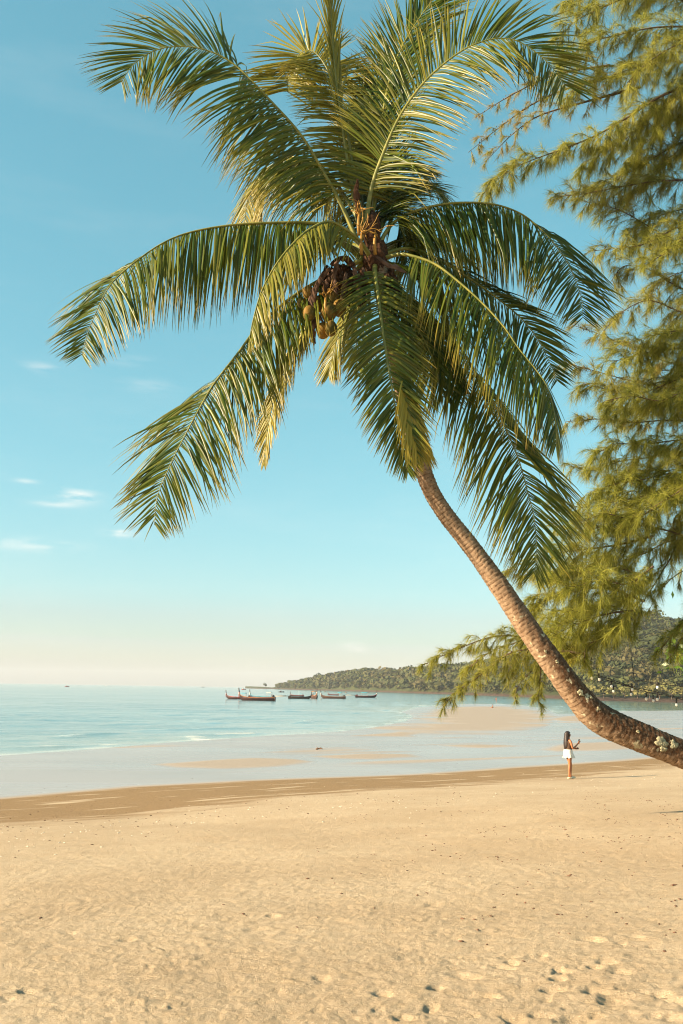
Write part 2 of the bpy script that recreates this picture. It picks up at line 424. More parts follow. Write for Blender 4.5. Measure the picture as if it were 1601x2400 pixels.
tag(ground, 'pale sandy beach running down to wet tidal flats', kind='structure')

# ------------------------------------------------------------------ the sea
sr = np.concatenate([np.geomspace(26, 160, 420), np.geomspace(161, 700, 130), np.geomspace(720, 6850, 50)])
sa = np.concatenate([np.linspace(-np.pi, -R(42), 16), np.linspace(-R(40), R(30), 260), np.linspace(R(32), np.pi, 16)])
sx, sy, sF = polar(sa, sr)
sq = -poly_sd(sx, sy, LAND); sdist = np.hypot(sx, sy)
u = sx * E_S[0] + sy * E_S[1]; v = sx * N_S[0] + sy * N_S[1]
lag = smooth(0, 40, sx - sy * .22)                       # the sheltered lagoon to the right is almost still
env = np.exp(-np.maximum(sq, 0) / 26) * smooth(-1, 2, sq) * (1 - lag)
ph = sq / 8.5 + .45 * fbm(u * .03, v * .06, 3, 7)
crest = np.maximum(np.sin(2 * np.pi * ph), 0)**5 * smooth(-.1, .35, fbm(u * .045 + 9, v * .10, 3, 17))
sz = .17 * env * crest + (1 - lag) * smooth(600, 120, sdist) * (.05 * fbm(u * .10, v * .35, 3, 27) + .012 * fbm(u * .5, v * 1.1, 2, 37))
sz = sz * smooth(0, 4, sq) - .4 * smooth(.5, -4, sq)
foam = .65 * env * smooth(.45, .9, crest) * smooth(-.05, .3, fbm(u * .35, v * .6, 3, 47)) + .42 * smooth(1.2, .2, np.abs(sq - .5)) * smooth(-.1, .3, fbm(u * .12, v * .3, 3, 57)) * (1 - lag)
shal = np.exp(-np.maximum(sq, 0) / 9)
t = NT('sea_water')
foam_a, shal_a, lag_a = t.attr('foam'), t.attr('shallow'), t.attr('lagoon')
far = t.noise(.012, 4, .6, stretch=(1, 3.5, 1, -.25))
wc = t.mix(t.ramp(far, .35, .65), (.080, .190, .205), (.14, .255, .260))
wc = t.mix(shal_a, wc, (.30, .33, .28))
wc = t.mix(lag_a, wc, (.12, .20, .16))
wc = t.mix(t.math('MULTIPLY', foam_a, .8, clamp=True), wc, (.78, .76, .70))
w1 = t.noise(1.5, 4, .6, stretch=(1, 2.6, 1, -.5)); w2 = t.noise(.35, 3, .6, stretch=(1, 2.2, 1, -.35)); w3 = t.noise(6, 3, .6, stretch=(1, 1.6, 1, -.4))
h = t.math('ADD', t.math('MULTIPLY', w1, .30), t.math('ADD', t.math('MULTIPLY', w2, 1.0), t.math('MULTIPLY', w3, .08)))
bst = t.math('MULTIPLY', t.ramp(lag_a, 0, 1, .26, .02), t.ramp(t.noise(.018, 3, .5, stretch=(1, 4.5, 1, -.2)), .35, .65, .45, 1.7))
M_SEA = t.done(t.princ(wc, t.ramp(foam_a, 0, 1, .10, .7), .5, t.bump(h, bst, .35), ior=1.333))
sea = big_mesh('sea', np.stack([sx, sy, sz], 1), sF, M_SEA, attrs={'foam': np.clip(foam, 0, 1), 'shallow': shal, 'lagoon': lag})
tag(sea, 'calm turquoise sea with small ripples at the shore', kind='structure')
# ------------------------------------------------------------------ far shore: headland and wooded hill
SH_PX = np.array((-200, 560, 600, 650, 707, 850, 978, 1150, 1300, 1400, 1601, 2000, 2700.))
SH_D = np.array((2600, 2350, 2150, 1900, 1660, 1290, 990, 730, 545, 455, 420, 400, 420.))
RG_PX = np.array((560, 600, 645, 670, 700, 760, 800, 870, 980, 1060, 1200, 1330, 1400, 1450, 1482, 1535, 1572, 1610, 1700, 2000, 2700.))
RG_UP = np.array((1.5, 2.0, 4.0, 10., 18, 27, 36, 43, 50, 56, 76, 92, 112, 142, 164, 164, 152, 140, 150, 190, 120.))   # ridge above the horizon, px
BACK_PX = np.array((560, 700, 980, 1200, 1350, 1420, 1500, 1560, 1620, 2000, 2700.)); BACK_V = np.array((40., 70, 130, 240, 380, 480, 560, 560, 520, 520, 520))
TREE_H = 9.0
def shore_d(p): return np.interp(p, SH_PX, SH_D)
def hill_pt(p, f):                 # p: bearing of the shore point, f: 0 at the shore, 1 at the ridge, 2 behind
    d0 = shore_d(p); V = np.interp(p, BACK_PX, BACK_V)
    d = d0 + np.where(f > 0, f, f * .035) * V
    top = np.interp(p, RG_PX, RG_UP) / FPX * (d0 + V) + CAM_Z - TREE_H * np.clip(np.interp(p, [600, 720], [.1, 1]), 0, 1)
    s = np.sin(np.clip(f, 0, 1) * np.pi / 2)**1.15
    h = np.where(f > 1, top * (1 - .35 * (f - 1)), 0.45 + (top - .45) * s)
    h = np.where(f < 0, .45 + f * 1.9, h)
    x = (p - 800.5) / FPX * d
    h = h + np.where(f > .05, 1, 0) * np.clip(top, 0, 60) * .10 * fbm(x * .006, d * .006, 3, 3) * np.clip(f * 4, 0, 1)
    return x, d, h
pp = np.concatenate([np.linspace(585, 1700, 240), np.linspace(1710, 2700, 60)])
ff = np.concatenate([np.linspace(-1, 0, 6), np.linspace(.04, 2, 40)])
P_, F_ = np.meshgrid(pp, ff)
hx, hy, hz = hill_pt(P_.ravel(), F_.ravel())
n, m = len(pp), len(ff); i, j = np.meshgrid(np.arange(n - 1), np.arange(m - 1)); b = (j * n + i).ravel()
hF = np.stack([b, b + 1, b + n + 1, b + n], 1)
t = NT('hill_soil')
mud = t.mix(t.ramp(t.noise(.25, 4), .35, .65), (.036, .026, .022), (.075, .048, .036))
gr = t.mix(t.ramp(t.noise(.05, 4), .35, .65), (.030, .042, .014), (.05, .055, .02))
geo = t.n('ShaderNodeNewGeometry'); sp = t.n('ShaderNodeSeparateXYZ'); t.l(geo.outputs['Position'], sp.inputs[0])
M_HILL = t.done(t.princ(t.mix(t.ramp(sp.outputs['Z'], .8, 2.6), mud, gr), .9, .1, t.bump(t.noise(.6, 3), .6, .5)))
hills = big_mesh('hills', np.stack([hx, hy, hz], 1), hF, M_HILL)
tag(hills, 'wooded headland and hill across the bay', kind='structure')

def foliage_mat(name, c0, c1, c2, trans=.25):
    t = NT(name)
    a = t.attr('col', 'Color'); sp = t.n('ShaderNodeSeparateColor'); t.l(a, sp.inputs[0])
    c = t.mix(sp.outputs[0], c0, c1); c = t.mix(sp.outputs[1], c, c2)
    oi = t.n('ShaderNodeObjectInfo'); c = t.mix(t.ramp(oi.outputs['Random'], 0, 1, 0, .25), c, c2)
    d = t.princ(c, .65, .15)
    if trans:
        tr = t.n('ShaderNodeBsdfTranslucent'); t.l(c, tr.inputs['Color']); mx = t.n('ShaderNodeMixShader'); mx.inputs[0].default_value = trans
        t.l(d, mx.inputs[1]); t.l(tr.outputs[0], mx.inputs[2]); d = mx.outputs[0]
    return t.done(d)
M_FOREST = foliage_mat('forest_leaf', (.020, .042, .014), (.078, .098, .024), (.115, .092, .036))
M_MANG = foliage_mat('mangrove_leaf', (.10, .115, .030), (.175, .165, .048), (.20, .155, .065))
M_TWIG = simple('far_bark', (.10, .075, .055), .9, .3, 3)

def crown_geo(seed, nq, lobes, size, core=True):
    """a crown of leaf tufts over uneven lobes, unit size, base at z=0, top near z=1"""
    g = np.random.default_rng(seed)
    L = [(g.uniform(-.28, .28), g.uniform(-.28, .28), g.uniform(.40, .74), g.uniform(.18, .34)) for _ in range(lobes)]
    V, F, C = [], [], []
    for k in range(nq):
        cx, cy, cz, r = L[k % lobes]
        d = g.normal(size=3); d[2] = abs(d[2]) * .9 + .05 - (.5 if g.random() < .3 else 0); d /= np.linalg.norm(d)
        p = np.array((cx, cy, cz)) + d * r * g.uniform(.75, 1.1) * np.array((1.1, 1.1, .85))
        nn = nrm(d + g.normal(size=3) * .30); a = nrm(np.cross(nn, g.normal(size=3))); bb = np.cross(nn, a)
        s = size * g.uniform(.6, 1.35); o = len(V)
        V += [p - a * s + bb * s * g.uniform(-.3, .3), p - bb * s * .8, p + a * s, p + bb * s * g.uniform(.5, 1.1)]
        F.append((o, o + 1, o + 2, o + 3))
        q = g.random(); C += [(q, 0, 0, 1)] * 4
    return np.array(V), np.array(F), np.array(C)
FPROTO = [crown_geo(100 + k, 54, 5, .135) for k in range(8)]
FFINE = [crown_geo(150 + k, 100, 7, .092) for k in range(8)]
# the wood reads as one mass: crowns too far off to pick apart
fv, fF, fc = [], [], []; off = 0
g = np.random.default_rng(12)
N_FOR = 4000
fp = np.concatenate([g.uniform(655, 1620, N_FOR - 900), g.uniform(1620, 2500, 900)]); fk = g.uniform(.02, 1.05, N_FOR)**.8
fx, fy, fz = hill_pt(fp, fk)
clump = fbm(fx * .008 + 5, fy * .008, 3, 8)
for k in range(N_FOR):
    V, F, C = (FFINE if fp[k] > 1180 and fk[k] < .8 else FPROTO)[k % 8]
    s = (4.5 + 10 * g.random()**1.8) * np.interp(fp[k], [655, 760], [.6, 1]); a = g.uniform(0, 6.28); c, sn = math.cos(a), math.sin(a)
    w = s * g.uniform(.75, 1.5)
    X = V * np.array((w, w, s)); X = np.stack([X[:, 0] * c - X[:, 1] * sn, X[:, 0] * sn + X[:, 1] * c, X[:, 2]], 1) + np.array((fx[k], fy[k], fz[k] - s * .12))
    fv.append(X); fF.append(F + off); off += len(X)
    CC = C.copy(); CC[:, 0] = np.clip(.4 * CC[:, 0] + .7 * g.random() - .1 + clump[k] * .6, 0, 1); CC[:, 1] = max(0, g.uniform(-.9, 1)) * .9
    fc.append(CC)
forest = big_mesh('forest', np.concatenate(fv), np.concatenate(fF), M_FOREST, attrs={'col': np.concatenate(fc)}, smooth_shade=False)
tag(forest, 'dense olive forest covering the headland and hill', 'forest', kind='stuff')

def far_tree(name, mats, seed, nq=150, lobes=9, size=.10, trunk=.45):
    root = empty(name)
    V, F, C = crown_geo(seed, nq, lobes, size); C[:, 1] = .2
    m = MB(); m.tube([(0, 0, -.05), (.01, 0, trunk * .6), (-.01, .01, trunk + .2)], [.035, .026, .012], 6)
    for k in range(4):
        a = k * 1.7 + seed; m.tube([(0, 0, trunk * .7), (.12 * math.cos(a), .12 * math.sin(a), trunk + .1), (.22 * math.cos(a), .22 * math.sin(a), trunk + .25)], [.016, .011, .006], 5)
    m.build('trunk', M_TWIG, root)
    big_mesh('crown', V, F, mats, root, {'col': C}, False)
    return root
def plant_far(protos, spots, labels, group, cat):
    used = set()
    for (p, f, h, w, pi), lab in zip(spots, labels):
        o = protos[pi]
        if pi in used: o = copy_tree(o)
        used.add(pi)
        x, y, z = hill_pt(np.array([float(p)]), np.array([float(f)]))
        o.location = (float(x[0]), float(y[0]), float(z[0]) - .3); o.scale = (w, w, h); o.rotation_euler = (0, 0, p * 1.7)
        tag(o, lab, cat, group)
tp = [far_tree('tall_tree', M_FOREST, 200 + k, 150, 7, .085, .5) for k in range(3)]
sky_spots = [(632, .25, 11, 9, 0), (752, .98, 17, 12, 1), (741, .98, 12, 10, 2), (772, 1., 10, 12, 0), (697, .9, 9, 12, 1), (812, .98, 11, 14, 2), (955, 1., 10, 10, 0)]
plant_far(tp, sky_spots, ['lone small tree at the seaward tip of the headland', 'tallest tree standing up above the headland skyline',
    'slim tree just seaward of the tallest headland tree', 'rounded tree landward of the tallest headland tree', 'low broad tree on the falling end of the headland skyline',
    'broad tree topping the first rise of the headland', 'dark tree poking above the middle of the headland ridge'], 'trees on the headland skyline', 'tree')
mp = [far_tree('mangrove_tree', M_MANG, 300 + k, 170, 9, .085, .3) for k in range(4)]
ms = []; ml = []
g = np.random.default_rng(5)
mpx = [1392, 1412, 1436, 1461, 1490, 1518, 1541, 1569, 1592, 1618, 1645, 1376, 1350, 1330]
order = ['first', 'second', 'third', 'fourth', 'fifth', 'sixth', 'seventh', 'eighth', 'ninth', 'tenth', 'eleventh']
for k, p in enumerate(mpx):
    ms.append((p, .012, g.uniform(5.5, 8), g.uniform(7, 10), k % 4))
    ml.append('pale olive mangrove at the far water edge, %s rightward from the leaning trunk' % order[k] if k < 11 else
              ('pale mangrove just seaward of the leaning palm trunk on the far shore', 'pale mangrove second seaward of the leaning trunk on the far shore', 'pale mangrove third seaward of the leaning trunk on the far shore')[k - 11])
plant_far(mp, ms, ml, 'mangroves along the far shore', 'tree')
# ------------------------------------------------------------------ the leaning coconut palm
YP = 13.0
t = NT('palm_leaf')
ca = t.attr('col', 'Color'); sp = t.n('ShaderNodeSeparateColor'); t.l(ca, sp.inputs[0]); U, RN, YL = sp.outputs
c = t.mix(RN, (.014, .038, .004), (.082, .118, .010))
c = t.mix(t.ramp(YL, .0, 1.0, 0, 1, False), c, (.42, .325, .050))
c = t.mix(t.math('MULTIPLY', t.ramp(U, .55, 1.0, 0, .8), t.ramp(RN, .2, .9, .25, 1)), c, (.36, .24, .035))
c = t.mix(t.math('MULTIPLY', t.ramp(U, .93, 1.0, 0, 1), t.ramp(RN, .4, .6, 0, 1)), c, (.23, .12, .04))
d = t.princ(c, .36, .24)
tr = t.n('ShaderNodeBsdfTranslucent'); t.l(t.mix(.5, c, (.30, .30, .03)), tr.inputs['Color'])
mx = t.n('ShaderNodeMixShader'); mx.inputs[0].default_value = .28; t.l(d, mx.inputs[1]); t.l(tr.outputs[0], mx.inputs[2])
M_LEAF = t.done(mx.outputs[0])
t = NT('palm_rachis')
M_RACHIS = t.done(t.princ(t.mix(t.ramp(t.noise(9, 3), .3, .7), (.11, .12, .02), (.22, .20, .04)), .45, .4))
t = NT('palm_bark')
ca = t.attr('col', 'Color'); sp = t.n('ShaderNodeSeparateColor'); t.l(ca, sp.inputs[0]); RING, TOPS, LOWR = sp.outputs
c = t.mix(t.ramp(t.noise(16, 4, .7), .3, .7), (.195, .122, .072), (.325, .226, .145))
c = t.mix(t.ramp(RING, .02, .42, .85, 0), c, (.085, .046, .025))
moss = t.math('MULTIPLY', LOWR, t.math('MULTIPLY', t.ramp(t.math('ADD', TOPS, t.math('MULTIPLY', t.noise(9, 5, .75), .9)), .52, .95), 1.0))
c = t.mix(t.math('MULTIPLY', moss, t.ramp(t.noise(30, 3), .3, .6, .5, 1)), c, (.070, .032, .014))
c = t.mix(t.math('MULTIPLY', t.ramp(t.noise(6.5, 4, .6, dist=.5), .62, .67), t.ramp(LOWR, .1, .5, .15, .8)), c, (.47, .43, .29))
hb = t.math('ADD', t.noise(45, 4, .7), t.math('MULTIPLY', t.noise(14, 3), .8))
M_BARK = t.done(t.princ(c, .85, .15, t.bump(hb, .8, .012)))
M_LICHEN = simple('pale_lichen', (.29, .265, .17), .95, .25, 40, .8, .1)
M_FIBRE = simple('brown_fibre', (.065, .030, .015), .9, .5, 22, .9, .15)
M_SPATHE = simple('dry_spathe', (.105, .060, .040), .8, .35, 9, .5, .2)
t = NT('coconut_husk')
M_NUT = t.done(t.princ(t.mix(t.ramp(t.noise(6, 3), .3, .7), (.075, .066, .016), (.20, .112, .022)), .65, .15, t.bump(t.noise(14, 4), .5, .02)))
M_FLOWER = simple('orange_flower_stalk', (.30, .155, .022), .6, .25, 12)

palm = empty('coconut_palm', at(1900, 1975, 13.5))
tag(palm, 'tall coconut palm leaning over the beach from the right', 'palm tree')
PL = np.array(palm.location)
def rel(o):                        # children were modelled in world space
    o.matrix_parent_inverse = Matrix.Translation(-Vector(PL)); return o

TR = np.array([(878, 590, 46), (900, 690, 44), (932, 850, 41), (960, 1000, 40), (1000, 1125, 40), (1037, 1195, 40), (1103, 1280, 42), (1172, 1376, 46), (1238, 1474, 51),
               (1301, 1562, 55), (1352, 1630, 60), (1395, 1676, 68), (1448, 1706, 69), (1526, 1738, 66), (1601, 1768, 64), (1690, 1806, 67), (1770, 1850, 74), (1840, 1905, 88), (1905, 1985, 112)], float)
tp3 = np.array([np.append(at(a, b, YP + max(0, (a - 1300)) / 600 * .5), w / 2 * YP / FPX) for a, b, w in TR])
NT_S, NT_A = 620, 44
tc_ = spline(tp3, NT_S); TP, TRAD = tc_[:, :3], tc_[:, 3]
TT = np.gradient(TP, axis=0); TT /= np.linalg.norm(TT, axis=1)[:, None]
TS = np.concatenate([[0], np.cumsum(np.linalg.norm(np.diff(TP, axis=0), axis=1))])
TN = np.cross(TT, np.array((0, 1.0, 0))); TN /= np.linalg.norm(TN, axis=1)[:, None]; TN *= np.where(TN[:, 2:3] < 0, -1, 1)   # upper side
TB = np.cross(TT, TN); TB *= np.where(TB[:, 1:2] > 0, -1, 1)                                                             # side facing the sea-left viewer
def trunk_pt(k, th, lift=0.0):
    return TP[k] + (TRAD[k] + lift) * (math.cos(th) * TN[k] + math.sin(th) * TB[k])
th = np.arange(NT_A) * 2 * np.pi / NT_A
S2, A2 = np.meshgrid(TS, th, indexing='ij')
ca_, sa_ = np.cos(A2), np.sin(A2)
phs = S2 / .056 + .26 * fbm(ca_ * 1.1 + 3, S2 * 1.3 + sa_, 2, 5) + .12 * fbm(A2 * 1.9, S2 * 9, 2, 9)
fr = phs - np.floor(phs)
low = smooth(4.2, 6.6, S2)
ringv = fr
lumps = fbm(ca_ * 1.2 + S2 * 2.1, sa_ * 1.2 + 5, 3, 33)
disp = (.011 * (fr - .5) * (1 - .6 * low) + .006 * lumps + .003 * fbm(A2 * 5, S2 * 24, 2, 44) + low * .009 * fbm(A2 * 4, S2 * 12, 3, 66))
rr = TRAD[:, None] + disp
TV = TP[:, None, :] + rr[:, :, None] * (ca_[:, :, None] * TN[:, None, :] + sa_[:, :, None] * TB[:, None, :])
i, j = np.meshgrid(np.arange(NT_A), np.arange(NT_S - 1)); b0 = (j * NT_A + i).ravel(); b1 = (j * NT_A + (i + 1) % NT_A).ravel()
tF = np.stack([b0, b1, b1 + NT_A, b0 + NT_A], 1)
colT = np.stack([ringv, ca_ * .5 + .5 + .0 * sa_, low, np.ones_like(low)], -1).reshape(-1, 4)
trunk = rel(big_mesh('trunk', TV.reshape(-1, 3), tF, M_BARK, palm, {'col': colT}))
# crusts of lichen on the lower trunk
def lichen(px, py, w, hgt, seed):
    p0 = at(px, py, YP + max(0, (px - 1300)) / 600 * .5)
    k0 = int(np.argmin(np.linalg.norm(TP - p0, axis=1))); off = p0 - TP[k0]
    th0 = math.acos(max(-.98, min(.98, (off @ TN[k0]) / TRAD[k0])))
    ds = TS[-1] / (NT_S - 1); g = np.random.default_rng(seed); V = []; F = []; n = 26
    k_c = p0; rings = [0, .4, .75, .95, 1.05]
    for ri, r in enumerate(rings):
        for q in range(n):
            a = 2 * math.pi * q / n
            rad = r * (1 + .16 * math.sin(3 * a + seed) + .11 * math.sin(5 * a + 2 * seed) + .09 * math.sin(9 * a + seed * 3))
            k = min(NT_S - 2, max(1, int(k0 + rad * math.cos(a) * w / 2 / ds))); tt = th0 + rad * math.sin(a) * hgt / 2 / TRAD[k0]
            V.append(trunk_pt(k, tt, (.011 + .005 * g.random()) if ri < 3 else (.008 if ri == 3 else -.006)))
    for ri in range(len(rings) - 1):
        for q in range(n):
            a, b_ = ri * n + q, ri * n + (q + 1) % n; F.append((a, b_, b_ + n, a + n))
    rel(big_mesh('lichen_patch', V, F, M_LICHEN, palm))
lichen(1537, 1736, .17, .13, 1); lichen(1567, 1742, .11, .11, 2); lichen(1541, 1752, .10, .07, 9)
for q, (a, b_, w) in enumerate(((1352, 1622, .09), (1392, 1658, .05), (1376, 1632, .045), (1300, 1552, .05), (1482, 1712, .045), (1275, 1530, .04))):
    lichen(a, b_, w, w * .8, 20 + q)

# --- fronds
LEAFLETS = []                      # (frond object, V, C)
def frond(pts, dy, L, tw, dr, yellow=0.0, alpha=(68, 38), rn=(.0, 1.0), t0=.14, spacing=.023, width=.031, ragged=.15, v_up=.18, vp=None, tip=(.54, .20)):  # rn: leaf tone range, capped on right-hand fronds to colour in the crown's shade
    g = np.random.default_rng(int(pts[-1][0] * 7 + pts[-1][1] + 9999))
    n = len(pts); P = []
    for q, (a, b_) in enumerate(pts):
        f = q / (n - 1); o = dy[0] * math.sin(f * math.pi) * .8 + dy[1] * f * f if len(dy) == 2 else 0
        P.append(at(a, b_, YP + o))
    N = 90; C = spline(P, N); s = np.concatenate([[0], np.cumsum(np.linalg.norm(np.diff(C, axis=0), axis=1))]); LEN = s[-1]
    T = np.gradient(C, axis=0); T /= np.linalg.norm(T, axis=1)[:, None]
    f = np.linspace(0, 1, N)
    m = MB(); V, F = tube_vf(C, .028 * (1 - f)**1.1 + .004 + .02 * np.exp(-f * 14), 8, True, .75); m.add(V, F)
    fo = rel(m.build('frond', M_RACHIS, palm))
    U = None; US, SS = [], []
    for k in range(N):
        S0 = np.array((0, 1.0, 0)); S0 = nrm(S0 - T[k] * (S0 @ T[k])); u = np.cross(T[k], S0)
        if U is None: u = u if u[2] >= 0 or abs(u[2]) < .15 and u[0] > 0 else -u
        elif u @ U < 0: u = -u
        U = u; US.append(u); SS.append(S0)
    US, SS = np.array(US), np.array(SS)
    cnt = int(LEN * (1 - t0) / spacing)
    gap = fbm(np.linspace(0, 9, cnt + 1), np.full(cnt + 1, .5), 2, int(abs(pts[-1][0])) % 50)
    for side in (-1, 1):
        for q in range(cnt + 1):
            tt = t0 + (1 - t0) * (q + g.uniform(-.3, .3)) / cnt; tt = min(max(tt, t0), .998)
            if g.random() < ragged * .5 or (gap[q] * side > .7 and g.random() < .7): continue
            x = tt * (N - 1); k = min(int(x), N - 2); w = x - k
            p = C[k] * (1 - w) + C[k + 1] * w; Tk = nrm(T[k] * (1 - w) + T[k + 1] * w)
            phi = R(np.interp(tt, [z[0] for z in tw], [z[1] for z in tw])); droop = np.interp(tt, [z[0] for z in dr], [z[1] for z in dr])
            S = math.cos(phi) * SS[k] + math.sin(phi) * US[k]; Nn = -math.sin(phi) * SS[k] + math.cos(phi) * US[k]
            if Nn[2] < 0 and abs(Nn[2]) > .4: Nn = -Nn
            tl = (tt - t0) / (1 - t0)
            ln = L * np.interp(tl, [0, .12, .35, .65, .88, 1], [.80, .92, 1, .92, tip[0], tip[1]]) * 1.22 * g.uniform(.9, 1.08)
            al = R(np.interp(tl, [0, .7, 1], (alpha[0], .55 * alpha[0] + .45 * alpha[1] + 4, alpha[1] + (8 if alpha[1] > 21 else 0))) + g.normal(0, 4.5))
            vv = (v_up if vp is None else np.interp(tt, [z[0] for z in vp], [z[1] for z in vp])) + g.normal(0, .09)
            zz_ = side * S[2]
            if vp is None or vv > -.2: al = al * (.74 if zz_ > .35 else (1.12 if zz_ < -.35 else 1.0))
            d = nrm(math.cos(al) * Tk + math.sin(al) * (side * math.cos(vv) * S + math.sin(vv) * Nn))
            ns = 6; pos = p.copy(); vv_, cc_ = [], []
            wd = width * g.uniform(.8, 1.15) * (.55 + .35 * ln / L); rnd = rn[0] + (rn[1] - rn[0]) * g.random()**1.3
            b0_ = Tk - d * (Tk @ d); b0_ = nrm(b0_); b0_ = nrm(b0_ + g.normal(0, .42) * np.cross(d, b0_))
            yl = min(1, max(0, yellow + g.normal(0, .10)))
            kink = g.uniform(.3, .7) if g.random() < ragged else 9
            dro = droop * g.uniform(.85, 1.2); hang = nrm(d + np.array((0, 0, -.62 * dro))); d = nrm(d + np.array((0, 0, -.16 * dro)))
            for z in range(ns + 1):
                uu = z / ns
                ww = wd * (.45 + .55 * min(1, uu / .22)) * (1 - max(0, (uu - .3) / .7)**1.5) * .5 + .0008
                bb = nrm(b0_ - d * (b0_ @ d)); nn = np.cross(d, bb); nn = nn if nn @ Nn >= 0 else -nn
                vv_ += [pos - bb * ww - nn * ww * .38, pos + nn * ww * .12, pos + bb * ww - nn * ww * .38]
                cc_ += [(uu, rnd, yl, 1)] * 3
                pos = pos + d * ln / ns
                gstep = (.05 + .06 * dro) * ln
                if z < 2: d = nrm(.45 * d + .55 * hang)
                if uu > kink: gstep *= 9; kink = 9
                d = nrm(d + np.array((0, 0, -gstep)) + g.normal(0, .02, 3))
            LEAFLETS.append((fo, np.array(vv_), np.array(cc_)))
    return fo
LF = [(z * 3 + q, z * 3 + q + 1, z * 3 + q + 4, z * 3 + q + 3) for z in range(6) for q in range(2)]
